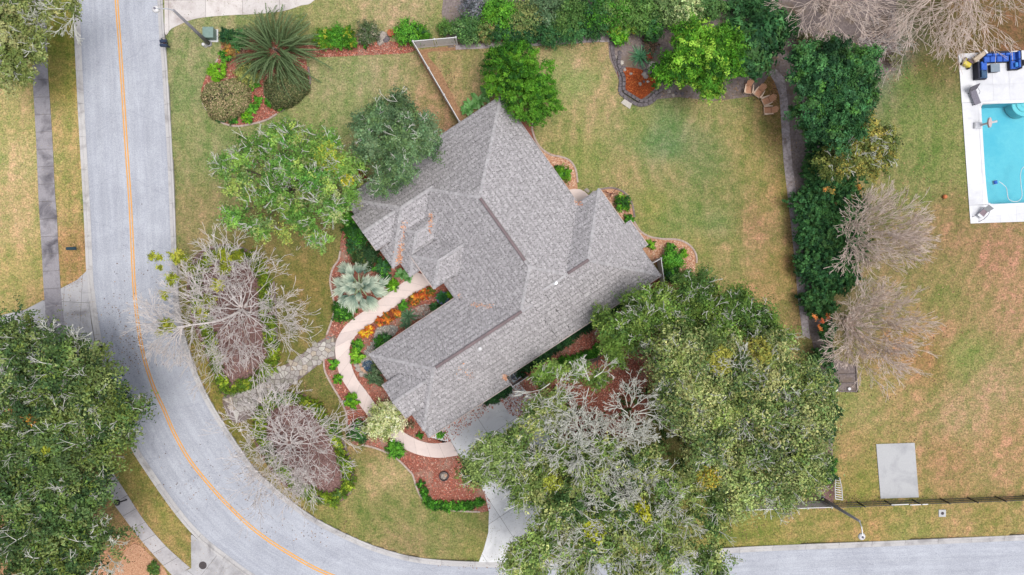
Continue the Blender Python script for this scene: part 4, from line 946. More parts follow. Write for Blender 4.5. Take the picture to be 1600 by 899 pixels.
# AC unit in its screen
c = P2(804.5, 588, .8); a = ANG_A; ac = empty('air_conditioner', (*c, 0), 'air conditioning unit with a black fan behind a white screen', 'air conditioner')
MB().box((*c, .4), (.86, .86, .8), a, bev=.03).build('casing', M['greytop'], ac)
MB().lathe((*c, .8), [(.38, 0), (.38, .03), (.33, .035), (.32, .01), (.0, .01)], 20).build('fan_guard', M['black'], ac)
for k in range(4):
    t = a+k*math.pi/2; q = (c[0]+.17*math.cos(t), c[1]+.17*math.sin(t)); MB().box((*q, .83), (.24, .13, .012), t, .3).build('fan_blade', M['greytop'] if k % 2 else M['navy'], ac)
q = rot(c, a, [(.15, -.66)])[0]; MB().box((*q, .55), (1.75, .06, 1.1), a).build('screen_panel', M['white'], ac)
q = rot(c, a, [(-.68, -.1)])[0]; MB().box((*q, .55), (.06, 1.05, 1.1), a).build('screen_panel', M['white'], ac)
# fire ring in the front mulch
c = P2(694, 743.5); fr = empty('fire_ring', (*c, .02), 'round dark metal ring holding pale stones in the front red mulch', 'fire ring')
m_ = MB(); n = 20
for k in range(n):
    t0, t1 = 6.2832*k/n, 6.2832*(k+1)/n
    V = [(c[0]+r_*math.cos(t), c[1]+r_*math.sin(t), z) for t in (t0, t1) for r_, z in ((.44, 0), (.44, .3), (.38, .3), (.38, 0))]; m_.add(V, [(0, 4, 5, 1), (1, 5, 6, 2), (2, 6, 7, 3)])
m_.build('ring_wall', M['iron'], fr)
MB().lathe((*c, .02), [(.38, 0), (.38, .08), (.0, .09)], 16).build('ash_fill', M['soil'], fr)
def rock_mb(c, r, seed, flat=.6, m_=None):
    rr = np.random.default_rng(seed); m_ = m_ or MB(); V = []; n = 8; lv = [(-.2, .75), (.15, 1), (.6, .82), (.95, .4)]
    ph = rr.uniform(.75, 1.2, n)
    for z, s_ in lv:
        for k in range(n): t = 6.283*k/n+rr.normal(0, .06); q = r*s_*ph[k]*rr.uniform(.92, 1.08); V.append((c[0]+q*math.cos(t), c[1]+q*math.sin(t), c[2]+r*flat*z*rr.uniform(.85, 1.1)))
    Fc = [(i*n+k, i*n+(k+1) % n, (i+1)*n+(k+1) % n, (i+1)*n+k) for i in range(3) for k in range(n)]+[tuple(range(3*n, 4*n))]
    m_.add(V, Fc); return m_
for k, (x, y, r_) in enumerate(((-.1, .1, .18), (.15, .05, .16), (.02, -.17, .17), (-.2, -.12, .12), (.2, .2, .1))): rock_mb((c[0]+x, c[1]+y, .1), r_, k).build('stone', M['rock'] if k != 1 else M['rock_tan'], fr)

# pond and dry stream by the walk
STREAM = [(592, 512), (610, 508), (622, 512), (618, 522), (602, 533), (592, 545), (582, 560), (590, 575), (588, 582), (574, 581), (564, 575), (566, 560), (572, 547), (582, 535), (586, 520)]
bed('stream_bed', STREAM, .05, 'pondstone')
POND = [(568, 566), (575, 563), (584, 566), (590, 575), (586, 580), (575, 581), (566, 577)]
pl = world_line(POND, 4, True); wv_ = mesh_py('pond_water', [(p[0], p[1], .09) for p in pl], [tuple(range(len(pl)))[::-1]], M['pond']); wv_['kind'] = 'structure'
pond_bed = sheet('pond_bed', [tuple(p) for p in pl], .065, plain('pond_liner', (92, 116, 140), .6, (70, 92, 116), 3), kind='structure', depth=.02)
rim = [(563, 570), (565, 576), (569, 580.5), (575, 583), (581, 583.5), (587, 582), (558, 571), (560, 577), (566, 584), (571, 586), (563, 563), (566, 556), (570, 549), (575, 542), (580, 536), (584, 530), (586, 524), (588, 518), (591, 513)]
ROCKL = ['tan rock at the far left of the pond rim', 'tan rock at the lower left bend of the pond rim', 'tan rock at the bottom left of the pond rim', 'tan rock at the very bottom of the pond rim', 'tan rock at the bottom right of the pond rim', 'tan rock at the right end of the pond rim by the wall',
    'pale grey rock outside the left of the pond nearest the walk', 'pale grey rock just below the one nearest the walk', 'pale grey rock lying below the pond rim', 'lowest pale grey rock below the pond',
    'first small stream stone just above the pond', 'second small stream stone above the pond', 'third small stream stone above the pond', 'fourth small stream stone, left of the bright plant row end', 'fifth small stream stone at the narrow bend', 'sixth small stream stone under the yellow-orange crotons', 'seventh small stream stone beside the crotons', 'eighth small stream stone near the gravel head', 'last small stream stone at the gravel head below the crotons']
for k, (x, y) in enumerate(rim):
    tan_ = k < 6; big = 6 <= k < 10
    tag(rock_mb((*P2(x, y), .03), .22 if tan_ else (.3 if big else .12), 40+k).build('rock', M['rock_tan'] if tan_ else M['rock']), ROCKL[k], 'rock', 'rim rocks of the pond' if tan_ else ('outer pond rocks' if big else 'small stones edging the dry stream'))
# back garden: low wall of cut blocks, rocks, pale slab
WALL = [(968, 88), (966, 100), (970, 112), (974, 122), (974.5, 132), (974, 143), (982, 148), (990, 153), (997, 158), (1005, 159.5), (1014, 157), (1020, 151), (1026, 145), (1034, 140)]
pts = resample(world_line(WALL, 6), .42); root = empty('block_wall', (*pts[0], 0), 'low curved wall of pale and grey blocks round the orange mulch corner', 'wall')
for k in range(len(pts)-1):
    A_, B_ = pts[k], pts[k+1]; c = (A_+B_)/2; d = B_-A_; MB().box((*c, .16), (np.linalg.norm(d)-.03, .3, .32+.03*(k % 3)), math.atan2(d[1], d[0]), bev=.04).build('block', M['white_rock'] if 13 < k < len(pts)-5 else M['rock_dark'], root)
WALL2 = [(955, 62), (957, 80), (960, 95), (966, 108), (970, 122), (969, 135), (969, 146), (978, 153), (988, 160), (998, 164.5), (1008, 164), (1018, 160), (1026, 152), (1034, 147)]
pts = resample(world_line(WALL2, 6), .5); root = empty('block_edging', (*pts[0], 0), 'dark weathered block edging just outside the pale curved wall', 'edging')
for k in range(len(pts)-1):
    A_, B_ = pts[k], pts[k+1]; c = (A_+B_)/2; d = B_-A_; MB().box((*c, .06), (np.linalg.norm(d)-.02, .34, .14+.02*(k % 2)), math.atan2(d[1], d[0]), bev=.03).build('block', M['rock_dark'], root)
tag(MB().prism([tuple(P2(*p)) for p in ((970, 161), (978, 152.5), (989, 159), (984, 171))], 0, .09, .02).build('stone_slab', M['white_rock']), 'pale square stone slab at the outer bend of the block wall', 'slab')
def srock(px, py, r_, mat, label, seed, fl=.6, grp=None): tag(rock_mb((*P2(px, py), .02), r_, seed, fl).build('rock', M[mat]), label, 'rock', grp)
srock(971.5, 98, .2, 'white_rock', 'round cream rock on the grey soil behind the block wall', 61)
srock(1018, 101.5, .32, 'white_rock', 'large pale rock between the blue-green fern and the bright shrub', 62)
for k, (x, y) in enumerate(((1014, 107), (1010, 112), (1007, 116), (1013, 113), (1009, 120))): srock(x, y, .28, 'rock_dark' if k % 2 else 'rock', ['brown rock touching the large pale rock in the pile', 'rock second in the pile under the large pale rock', 'leftmost rock of the pile under the large pale rock', 'rock on the right of the pile under the large pale rock', 'bottom rock of the pile, above the orange mulch'][k], 63+k, .7, 'rocks piled below the pale rock')
srock(986, 116, .17, 'rock', 'small grey rock at the top left of the orange mulch', 70); srock(1000, 132, .2, 'rock', 'grey rock in the middle of the orange mulch', 71); srock(1012, 128, .16, 'white_rock', 'small white rock at the right of the orange mulch', 72)
srock(1006, 128, .15, 'rock_dark', 'dark rock beside the small white rock on the orange mulch', 73)
for k, (x, y) in enumerate(((957, 79), (962, 90), (974, 106), (976, 109), (968, 83), (1046, 143), (1056, 146), (1052, 149), (1066, 147), (1110, 150))): srock(x, y, .2, 'rock' if k % 2 else 'rock_dark', ['topmost stone in the grey soil behind the dark edging', 'stone below the topmost in the grey soil', 'stone above the left end of the orange mulch', 'dark stone beside the one above the orange mulch', 'stone right of the topmost in the grey soil', 'first grey stone right of the curved block wall', 'middle grey stone on the path right of the block wall', 'lower grey stone on the path right of the block wall', 'grey stone on the path near the camphor crown', 'grey stone far right under the camphor crown edge'][k], 80+k, .5, 'grey stones in the soil border')
# rocks in the shrub row at the top
for k, (x, y, r_, m_) in enumerate(((558, 62, .45, 'rock_tan'), (597, 57, .5, 'rock'), (603, 62, .4, 'rock_dark'), (594, 66, .4, 'rock'))): srock(x, y, r_, m_, ['tan boulder between the yellow-green hedge and the grey shrub', 'pale boulder in the gap of the top shrub row', 'dark boulder in the gap of the top shrub row', 'lower pale boulder in the gap of the top shrub row'][k], 95+k, .6)
tag(MB().lathe((*P2(612, 54), 0), [(.2, 0), (.32, .2), (.33, .5), (.26, .52)], 14).build('terracotta_jar', M['terracotta']), 'orange clay jar in the gap of the top shrub row', 'jar')
# patio by the back corner
PAT = [(889, 297), (896, 295.5), (906, 296), (914, 300), (920, 306), (903, 319), (890, 306)]
sheet('patio', [tuple(P2(*p)) for p in PAT], .06, M['walk'], kind='structure', depth=.08)
for k, p in enumerate((((921, 304), (927, 298), (932, 300), (926, 307)), ((912, 297), (917, 294), (922, 299), (919, 302)))): tag(MB().prism([tuple(P2(*q)) for q in p], 0, .08, .02).build('stepping_stone', M['rock']), ['pale stepping stone touching the roof corner by the patio', 'pale stepping stone at the curved edge of the patio'][k], 'stone')
# blue pot with plant is built with the plants

# ---------------------------------------------------------------- plants
def unit(v): return v/np.maximum(np.linalg.norm(v, axis=1), 1e-9)[:, None]
def leaf_quads(C_, N_, L, W_, r, fold=.0):
    """rhombic leaves: centres, normals, lengths, widths"""
    n = len(C_); t = r.normal(0, 1, (n, 3)); t -= N_*np.sum(t*N_, 1)[:, None]; t = unit(t); b = np.cross(N_, t)
    L = np.asarray(L).reshape(-1, 1); W_ = np.asarray(W_).reshape(-1, 1)
    W_ = W_*1.25
    return np.stack([C_-t*L*.42+b*W_/2, C_+t*L*.62, C_-t*L*.42-b*W_/2], 1)
LEAFK = np.array([1.62, 1.70, 1.66])     # leaves shade one another: their own colour is lighter than the crown looks
def leaf_mesh(name, Q, c, parent=None):
    n = len(Q); c = c*LEAFK; return mesh_np(name, Q.reshape(-1, 3), np.arange(3*n).reshape(n, 3), M['leaf'], parent, col=np.repeat(np.clip(c, 0, .8), 3, 0))
def blobs3(bl, z, rzf=.7, fixed=None):
    """photo circles (px, py, r) seen at height z -> world ellipsoids; an optional fourth value overrides the height"""
    out = []
    for b in bl:
        zz = b[3] if len(b) > 3 else z; q = P2(b[0], b[1], zz); R = b[2]/S*(1-zz/HC); out.append((q[0], q[1], zz, R, max(R*rzf, .3)))
    return np.array(out)
def crown_leaves(B, n, per, clump, L, pal, seed, up=.55, flat=.6, inner=.55, bright=.16, tips=None, gaps=0.0):
    """leaf clumps spread over the upper shell of the ellipsoids B"""
    r = np.random.default_rng(seed); nc = max(3, n//per); w_ = B[:, 3]**2; w_ = w_/w_.sum()
    bi = r.choice(len(B), nc, p=w_); d = unit(r.normal(0, 1, (nc, 3))); d[:, 2] = np.abs(d[:, 2])*np.where(r.random(nc) < .82, 1, -.7)
    # break up the outline
    ph = r.uniform(0, 6.28, (len(B), 4)); az = np.arctan2(d[:, 1], d[:, 0])
    ir = 1+.13*np.sin(3*az+ph[bi, 0])+.10*np.sin(5*az+ph[bi, 1])+.08*np.sin(9*az+ph[bi, 2])
    rad = r.uniform(inner, 1.0, nc)**.6*ir
    cc_ = B[bi, :3]+d*np.stack([B[bi, 3]*rad, B[bi, 3]*rad, B[bi, 4]*rad], 1)
    if gaps:
        a_, b_ = r.uniform(.5, .9, 2); f = np.sin(cc_[:, 0]*a_*2.1+ph[0, 0])*np.sin(cc_[:, 1]*b_*2.3+ph[0, 1])+.5*np.sin(cc_[:, 0]*3.1+cc_[:, 1]*2.2)
        k = f > -1.2+gaps*1.2; cc_, d, bi = cc_[k], d[k], bi[k]; nc = len(cc_)
    pal = np.array([lin(p) for p in pal]); lt = r.normal(1, .13, len(B)) if len(B) > 12 else np.ones(len(B)); lp = pal[r.integers(0, len(pal), len(B))][bi]; pk = pal[r.integers(0, len(pal), nc)]; cl = np.where((r.random(nc) < .5)[:, None], lp, pk)*(r.normal(1, bright*.8, nc)*lt[bi])[:, None]
    cs = clump*r.uniform(.6, 1.35, nc)
    ci = np.repeat(np.arange(nc), per); m_ = len(ci)
    o = unit(r.normal(0, 1, (m_, 3)))*(r.random(m_)**.45)[:, None]; o[:, 2] *= flat
    dh = unit(d*np.array([1, 1, .35])+1e-6)[ci]; al = np.sum(o*dh, 1)[:, None]; o = (o-al*dh)*.72+al*dh*1.75
    P_ = cc_[ci]+o*cs[ci][:, None]
    N_ = unit(o*.7+d[ci]*.4+np.array([0, 0, up])+r.normal(0, .45, (m_, 3)))
    LL = L*r.uniform(.65, 1.35, m_)
    P_[:, 2] = np.maximum(P_[:, 2], .06)
    Q = leaf_quads(P_, N_, LL, LL*r.uniform(.42, .62, m_), r)
    c = cl[ci]*r.normal(1, .2, m_)[:, None]*np.stack([r.normal(1, .07, m_), np.ones(m_), r.normal(1, .07, m_)], 1)
    return Q, np.clip(c, .004, .8), cc_, d
def tubes_np(P0, P1, R0_, R1_, n=3):
    d = unit(P1-P0); a = np.where(np.abs(d[:, 2:3]) < .9, np.array([[0, 0, 1.]]), np.array([[1., 0, 0]])); u = unit(np.cross(d, a)); v = np.cross(d, u)
    V = []
    for P_, R_ in ((P0, R0_), (P1, R1_)):
        for k in range(n): t = 2*math.pi*k/n; V.append(P_+(u*math.cos(t)+v*math.sin(t))*np.asarray(R_)[:, None])
    V = np.stack(V, 1).reshape(-1, 3); m_ = len(P0); b = (np.arange(m_)*2*n)[:, None]
    F = np.concatenate([b+np.array([k, (k+1) % n, n+(k+1) % n, n+k]) for k in range(n)])
    return V, F
def grow(P_, D, L, R_, levels, kids, spread, r, ratio=.76, up=.12, rratio=.66, nseg=2, wob=.16, minr=.008):
    """branch fans grown level by level; returns segment arrays"""
    S0, S1, A0, A1 = [], [], [], []
    P_, D = np.array(P_, float), unit(np.array(D, float)); L = np.full(len(P_), L, float)*r.uniform(.85, 1.15, len(P_)); R_ = np.full(len(P_), R_, float)
    for lv in range(levels):
        for s_ in range(nseg):
            D = unit(D+r.normal(0, wob, D.shape)+np.array([0, 0, up/nseg])); Q = P_+D*(L/nseg)[:, None]; Rn = np.maximum(R_*(.88 if lv < levels-1 else .7), minr)
            S0.append(P_); S1.append(Q); A0.append(R_); A1.append(Rn); P_, R_ = Q, Rn
        if lv == levels-1: break
        k = kids if isinstance(kids, int) else kids[lv]
        P_ = np.repeat(P_, k, 0); D = np.repeat(D, k, 0); L = np.repeat(L, k)*ratio*r.uniform(.7, 1.25, len(P_)); R_ = np.maximum(np.repeat(R_, k)*rratio, minr)
        D = unit(D+unit(r.normal(0, 1, D.shape))*spread)
    return np.concatenate(S0), np.concatenate(S1), np.concatenate(A0), np.concatenate(A1), P_
def limbs(base, trunk_top, targets, r0, r, sag=.12):
    """trunk and curved limbs reaching the crown's lobes"""
    S0, S1, A0, A1 = [], [], [], []
    b, t = np.array(base, float), np.array(trunk_top, float)
    pts = [b, b*.5+t*.5+r.normal(0, .08, 3), t]
    for i in range(2): S0.append(pts[i]); S1.append(pts[i+1]); A0.append(r0*(1-.15*i)); A1.append(r0*(1-.15*(i+1)))
    for g_ in targets:
        g_ = np.array(g_, float); n = 4; p = t; rr = r0*.5
        mid_ = (t+g_)/2+r.normal(0, .3, 3)+np.array([0, 0, -sag*np.linalg.norm(g_-t)])
        for i in range(1, n+1):
            s_ = i/n; q = (1-s_)**2*t+2*s_*(1-s_)*mid_+s_*s_*g_; S0.append(p); S1.append(q); A0.append(rr); rr *= .72; A1.append(rr); p = q
    return np.array(S0), np.array(S1), np.array(A0), np.array(A1)
def lobes_of(B, r, a_per=3.0, rr=(.85, 1.7)):
    """break each ellipsoid into many smaller rounded lobes at uneven heights, as a real crown is"""
    out = []
    for b in B:
        k = max(3, int(math.pi*b[3]**2/a_per)); a = r.uniform(0, 6.283, k); R_ = r.uniform(*rr, k); q = np.sqrt(r.random(k))*np.maximum(b[3]-R_*.75, .3)
        for i in range(k):
            f = 1-(q[i]/b[3])**2; out.append((b[0]+q[i]*math.cos(a[i]), b[1]+q[i]*math.sin(a[i]), b[2]+b[4]*(.75*f-.25)+r.normal(0, .45), R_[i], R_[i]*r.uniform(.5, .8)))
    return np.array(out)
def tree(name, label, cat, bl, z, base, n, pal, seed, per=60, clump=.62, L=.22, rzf=.6, twigs=.25, twig_mat='lichen', trunk_r=.3, lob=None, group=None, up=.55, gaps=0.0, bright=.16, inner=.5, extra=None, twig_len=1.0, twig_n=5):
    r = np.random.default_rng(seed+500); B = blobs3(bl, z, rzf); bq = P2(*base); root = empty(name, (*bq, 0), label, cat, group)
    Bl = lobes_of(B, r, *lob) if lob else B
    Q, c, cc_, d = crown_leaves(Bl, n, per, clump, L, pal, seed, up, inner=inner, bright=bright, gaps=gaps)
    if extra:
        for (px, py, rad, zz, pal2) in extra:      # patches of another colour within the crown
            q = P2(px, py, zz); P_ = Q.mean(1); dd = np.hypot(P_[:, 0]-q[0], P_[:, 1]-q[1]); k = (dd < rad/S*r.uniform(.7, 1.1, len(dd)))
            pl = np.array([lin(x) for x in pal2]); c[k] = pl[r.integers(0, len(pl), k.sum())]*r.normal(1, .15, k.sum())[:, None]
    leaf_mesh('crown', Q, np.clip(c, .004, .8), root)
    top = np.array([bq[0], bq[1], 0])+(np.array([*B[:, :2].mean(0), z*.4])-np.array([bq[0], bq[1], 0]))*np.array([.25, .25, 1])
    S0, S1, A0, A1 = limbs((bq[0], bq[1], -.1), top, B[:, :3]+np.array([0, 0, .1]), trunk_r, r)
    V, F = tubes_np(S0, S1, A0, A1, 6); mesh_np('trunk', V, F, M['bark'], root)
    if twigs > 0:
        k = r.random(len(cc_)) < twigs; p = cc_[k]-d[k]*.6*np.array([1, 1, .8]); D = unit(d[k]+np.array([0, 0, .4]))
        S0, S1, A0, A1, _ = grow(p, D, twig_len*.62, .045, 3, [2, 3], .6, r, .7, .1, .6, 1, .2, .014)
        V, F = tubes_np(S0, S1, A0, A1, 3); mesh_np('twigs', V, F, M[twig_mat], root)
    return root
def gray_patch(root, bl, z, n, r, mat='lichen', L=.75, rad=.05, levels=4):
    """bare lichened branch ends that break through a crown"""
    for i, b in enumerate(bl):
        q = P2(b[0], b[1], z); R_ = b[2]/S*(1-z/HC); k = max(3, int(n*R_*R_)); a = r.uniform(0, 6.28, k); rr = R_*np.sqrt(r.random(k))*.75
        P_ = np.stack([q[0]+rr*np.cos(a), q[1]+rr*np.sin(a), np.full(k, z)-r.uniform(.2, 1.2, k)], 1)
        D = np.stack([np.cos(a)*.9, np.sin(a)*.9, r.uniform(.2, .9, k)], 1)
        S0, S1, A0, A1, _ = grow(P_, D, L, rad, levels+1, [3, 3, 2, 3, 2], .6, r, .76, .05, .68, 1, .18, .017)
        V, F = tubes_np(S0, S1, A0, A1, 3); mesh_np('twigs', V, F, M[mat], root)

OAK = [(78, 100, 54), (94, 114, 58), (62, 84, 48), (106, 120, 68), (84, 102, 60), (122, 132, 80), (100, 112, 52), (54, 74, 44)]
r9 = np.random.default_rng(99)
t = tree('oak_tree', 'huge dark live oak overhanging the road at lower left', 'tree', [(60, 560, 75), (120, 560, 50), (150, 610, 50), (100, 630, 85), (30, 640, 80), (180, 655, 42), (70, 720, 95), (150, 700, 55), (10, 780, 90), (100, 800, 75), (150, 770, 42), (160, 840, 38), (60, 870, 80), (20, 510, 45), (120, 880, 50), (200, 640, 22), (10, 700, 80)], 8.0, (75, 690), 200000, OAK, 21, per=55, clump=.75, L=.21, twigs=.08, trunk_r=.55, gaps=.28, bright=.2, inner=.35, rzf=.45, extra=[(75, 648, 8, 8, [(190, 130, 50), (120, 84, 50), (84, 96, 50), (70, 88, 48)]), (48, 636, 4, 8, [(160, 100, 60)]), (95, 695, 7, 8, [(140, 144, 50)])], twig_len=1.3, lob=(3.2, (1.0, 1.9)))
gray_patch(t, [(30, 560, 22), (100, 555, 22), (20, 610, 22), (95, 570, 20), (60, 690, 25), (140, 738, 26), (20, 720, 26), (120, 620, 24), (150, 860, 28), (35, 790, 22), (130, 660, 18), (190, 650, 12)], 8.6, 2.6, r9)
t = tree('oak_tree', 'yellowish green oak crown at the upper left corner over the sidewalk', 'tree', [(5, 40, 45), (35, 30, 28), (45, 62, 26), (15, 90, 38), (5, 120, 22), (62, 84, 14), (75, 10, 16), (118, 6, 16), (40, 118, 9), (0, 10, 40)], 7.0, (-10, 60), 36000, [(116, 124, 70), (104, 114, 62), (92, 104, 58), (130, 136, 82), (146, 144, 96)], 22, clump=.55, L=.2, twigs=.12, gaps=.15, inner=.4)
r_ = np.random.default_rng(5)
gray_patch(t, [(113, 12, 14), (30, 50, 20)], 7.3, 3, r_)
t = tree('yard_oak', 'loose bright green tree with yellow leaf tips in the front yard', 'tree', [(440, 232, 48), (400, 250, 42), (490, 240, 46), (385, 300, 34), (440, 300, 46), (500, 300, 44), (538, 262, 28), (470, 350, 38), (410, 350, 28), (500, 380, 24), (360, 262, 16), (370, 335, 16), (545, 300, 24), (440, 212, 30), (545, 270, 22), (520, 330, 26), (455, 270, 40)], 6.2, (462, 300), 60000, [(106, 142, 64), (92, 130, 56), (124, 152, 72), (76, 116, 52), (144, 158, 80), (112, 136, 80), (146, 154, 100)], 23, per=34, clump=.42, L=.17, lob=(2.2, (.7, 1.3)), twigs=.12, twig_mat='lichen', trunk_r=.28, gaps=.36, inner=.25, bright=.2, rzf=.5,
         extra=[(520, 250, 22, 6.2, [(168, 168, 66), (130, 150, 66), (116, 146, 66), (112, 138, 60)]), (548, 285, 10, 6.2, [(206, 186, 60), (150, 156, 66), (120, 146, 66)]), (445, 375, 22, 6.2, [(166, 164, 82), (140, 150, 74), (120, 140, 70)])])
gray_patch(t, [(505, 235, 14), (440, 300, 9), (400, 252, 9)], 6.7, 2.4, r_, L=.6, rad=.035)
t = tree('laurel_oak', 'dense grey-green round tree touching the roof', 'tree', [(600, 205, 46), (645, 210, 40), (660, 240, 32), (620, 255, 40), (585, 190, 32), (575, 230, 28), (640, 180, 26), (598, 285, 14), (612, 175, 26)], 6.0, (640, 250), 56000, [(86, 110, 76), (98, 122, 84), (76, 98, 68), (112, 132, 96), (90, 112, 70)], 24, per=48, clump=.42, L=.16, lob=(1.8, (.7, 1.2)), twigs=.05, gaps=.12, inner=.5, bright=.2, rzf=.75)
BRT = [(74, 122, 32), (60, 106, 28), (98, 142, 42), (42, 80, 26), (66, 110, 32), (84, 126, 40)]
t = tree('ligustrum_tree', 'smooth bright green shrub tree by the top corner of the roof', 'tree', [(795, 108, 38), (812, 98, 28), (835, 130, 34), (846, 158, 28), (838, 182, 14), (785, 130, 26), (820, 152, 36), (778, 92, 18)], 3.6, (825, 140), 42000, BRT, 25, per=40, clump=.3, L=.15, twigs=.0, rzf=.9, inner=.7, bright=.16, trunk_r=.15)
t = tree('camphor_tree', 'big bright green shrub tree above the tan garden chairs', 'tree', [(1090, 92, 44), (1058, 105, 34), (1125, 72, 36), (1100, 120, 30), (1135, 105, 32), (1078, 62, 30), (1040, 118, 20), (1112, 136, 14), (1150, 70, 24)], 4.5, (1085, 110), 48000, BRT+[(132, 164, 60)], 26, per=42, clump=.38, L=.19, lob=(1.2, (.6, 1.1)), twigs=.0, rzf=.7, inner=.55, trunk_r=.2, bright=.22)
DK = [(58, 96, 56), (46, 82, 48), (70, 110, 62), (40, 70, 44), (62, 92, 50)]
t = tree('loquat_tree', 'dark large-leaved shrub tree right of the bright camphor crown', 'tree', [(1163, 82, 26), (1185, 66, 26), (1180, 98, 18), (1200, 50, 20), (1150, 62, 22)], 4.2, (1165, 90), 16000, DK, 27, per=26, clump=.55, L=.4, twigs=.0, rzf=.7, bright=.25, trunk_r=.15)
t = tree('magnolia_tree', 'broad dark green tree with rounded top at the upper end of the right hedge', 'tree', [(1305, 110, 46), (1275, 120, 42), (1340, 130, 38), (1290, 165, 48), (1335, 170, 36), (1260, 160, 28), (1305, 205, 40), (1265, 195, 28), (1350, 95, 22), (1262, 90, 22)], 5.6, (1295, 150), 70000, DK+[(74, 112, 52), (66, 104, 66)], 28, per=46, clump=.4, L=.2, lob=(1.5, (.6, 1.2)), twigs=.0, rzf=.75, inner=.6, bright=.22, trunk_r=.25)
t = tree('cedar_elm', 'olive green feathery tree just below the broad dark tree', 'tree', [(1350, 215, 32), (1375, 232, 26), (1340, 245, 30), (1315, 228, 26), (1370, 258, 18), (1300, 255, 24), (1390, 215, 14)], 4.6, (1330, 232), 26000, [(104, 112, 58), (88, 98, 50), (122, 124, 66), (74, 88, 46), (150, 138, 70)], 29, per=36, clump=.45, L=.17, twigs=.12, gaps=.15, trunk_r=.18, bright=.2)
# the oaks at the lower right
OK2 = [(118, 132, 78), (132, 142, 86), (98, 116, 66), (148, 150, 98), (78, 96, 58), (154, 152, 100), (122, 134, 70)]
OK3 = [(112, 130, 68), (94, 114, 60), (130, 142, 80), (68, 92, 50), (142, 148, 88), (154, 156, 100)]
t = tree('oak_tree', 'darker green oak nearest the back lawn among the lower right oaks', 'tree', [(1100, 468, 38), (1140, 480, 36), (1060, 490, 34), (1085, 450, 22), (1170, 500, 32), (1120, 510, 38), (1036, 478, 20), (998, 506, 22), (962, 522, 14), (1018, 480, 12), (1200, 520, 28)], 7.0, (1085, 500), 70000, [(84, 110, 52), (100, 124, 56), (68, 92, 46), (118, 136, 66), (92, 116, 50)], 31, clump=.55, L=.18, per=46, lob=(2.6, (.9, 1.6)), twigs=.12, gaps=.22, inner=.35, trunk_r=.35, rzf=.5, bright=.2)
gray_patch(t, [(1150, 490, 16), (1128, 520, 12), (1020, 500, 14)], 7.4, 3, r_)
t = tree('oak_tree', 'largest olive green oak spreading to the right hedge', 'tree', [(1190, 560, 52), (1240, 580, 42), (1140, 570, 50), (1090, 560, 44), (1250, 640, 40), (1200, 630, 52), (1140, 640, 52), (1085, 630, 46), (1180, 700, 50), (1235, 700, 44), (1110, 710, 46), (1220, 760, 34), (1160, 760, 36), (1045, 552, 30), (1270, 610, 20), (1255, 735, 24), (1060, 600, 28)], 9.0, (1130, 640), 170000, OK2, 32, per=46, clump=.72, L=.19, twigs=.1, lob=(4.2, (1.0, 1.9)), gaps=.3, inner=.35, trunk_r=.5, rzf=.42, bright=.22, extra=[(1120, 560, 20, 9, [(160, 152, 70), (140, 140, 66)]), (1100, 740, 16, 9, [(176, 150, 56), (130, 136, 64)]), (1180, 545, 18, 9, [(166, 154, 74), (136, 140, 70)])])
gray_patch(t, [(1115, 545, 18), (1175, 560, 14), (1155, 605, 26), (1215, 590, 18), (1200, 660, 30), (1240, 650, 22), (1215, 690, 24), (1255, 680, 14), (1140, 730, 30), (1210, 740, 18), (1230, 770, 16), (1060, 570, 14), (1100, 620, 14)], 9.6, 3.2, r_, L=.8)
t = tree('oak_tree', 'wide lichen-covered oak over the driveway at bottom centre', 'tree', [(890, 700, 40), (940, 720, 50), (1000, 740, 50), (1050, 760, 48), (900, 760, 48), (856, 716, 26), (800, 690, 16), (768, 712, 18), (745, 733, 12), (835, 655, 18), (960, 790, 50), (1020, 810, 50), (900, 830, 46), (868, 800, 24), (960, 860, 48), (1040, 860, 46), (1090, 820, 40), (1105, 870, 30), (900, 885, 40), (1130, 780, 30), (862, 640, 20), (835, 850, 18), (812, 872, 12), (830, 895, 18), (1000, 905, 50), (806, 735, 12), (822, 768, 10), (842, 752, 14), (795, 705, 12)], 8.0, (940, 745), 190000, OK3, 33, per=42, clump=.55, L=.19, lob=(3.8, (.8, 1.6)), twigs=.12, gaps=.38, inner=.28, trunk_r=.5, rzf=.42, bright=.25,
         extra=[(926, 820, 16, 8, [(176, 176, 50), (150, 156, 40)]), (998, 785, 10, 8, [(180, 176, 50)]), (1004, 795, 8, 8, [(180, 176, 60)]), (862, 748, 14, 8, [(146, 150, 60)]), (1090, 730, 12, 8, [(176, 160, 66)]), (770, 720, 40, 8, [(120, 138, 78), (140, 154, 90), (104, 122, 70)])], twig_len=1.25)
gray_patch(t, [(930, 700, 40), (975, 695, 34), (900, 690, 28), (1000, 705, 24), (905, 650, 18), (985, 650, 22), (860, 630, 14), (880, 720, 22), (950, 750, 24), (1005, 800, 22), (1060, 790, 18), (980, 840, 22), (930, 860, 22), (890, 880, 18), (1040, 850, 18), (870, 600, 14), (925, 600, 14), (1080, 700, 12)], 8.9, 6.5, r_, L=.8)
t = tree('young_oak', 'light green young oak between the roof edge and the wide lichened oak', 'tree', [(955, 530, 20), (945, 500, 14), (985, 470, 14), (850, 585, 13), (870, 575, 10), (900, 578, 14), (935, 590, 14), (960, 560, 18), (845, 640, 14), (985, 535, 20)], 4.8, (935, 560), 20000, [(112, 138, 66), (128, 148, 76), (96, 122, 58)], 34, per=30, clump=.42, L=.17, lob=(1.5, (.5, .9)), twigs=.1, trunk_r=.14, gaps=.2, inner=.25)
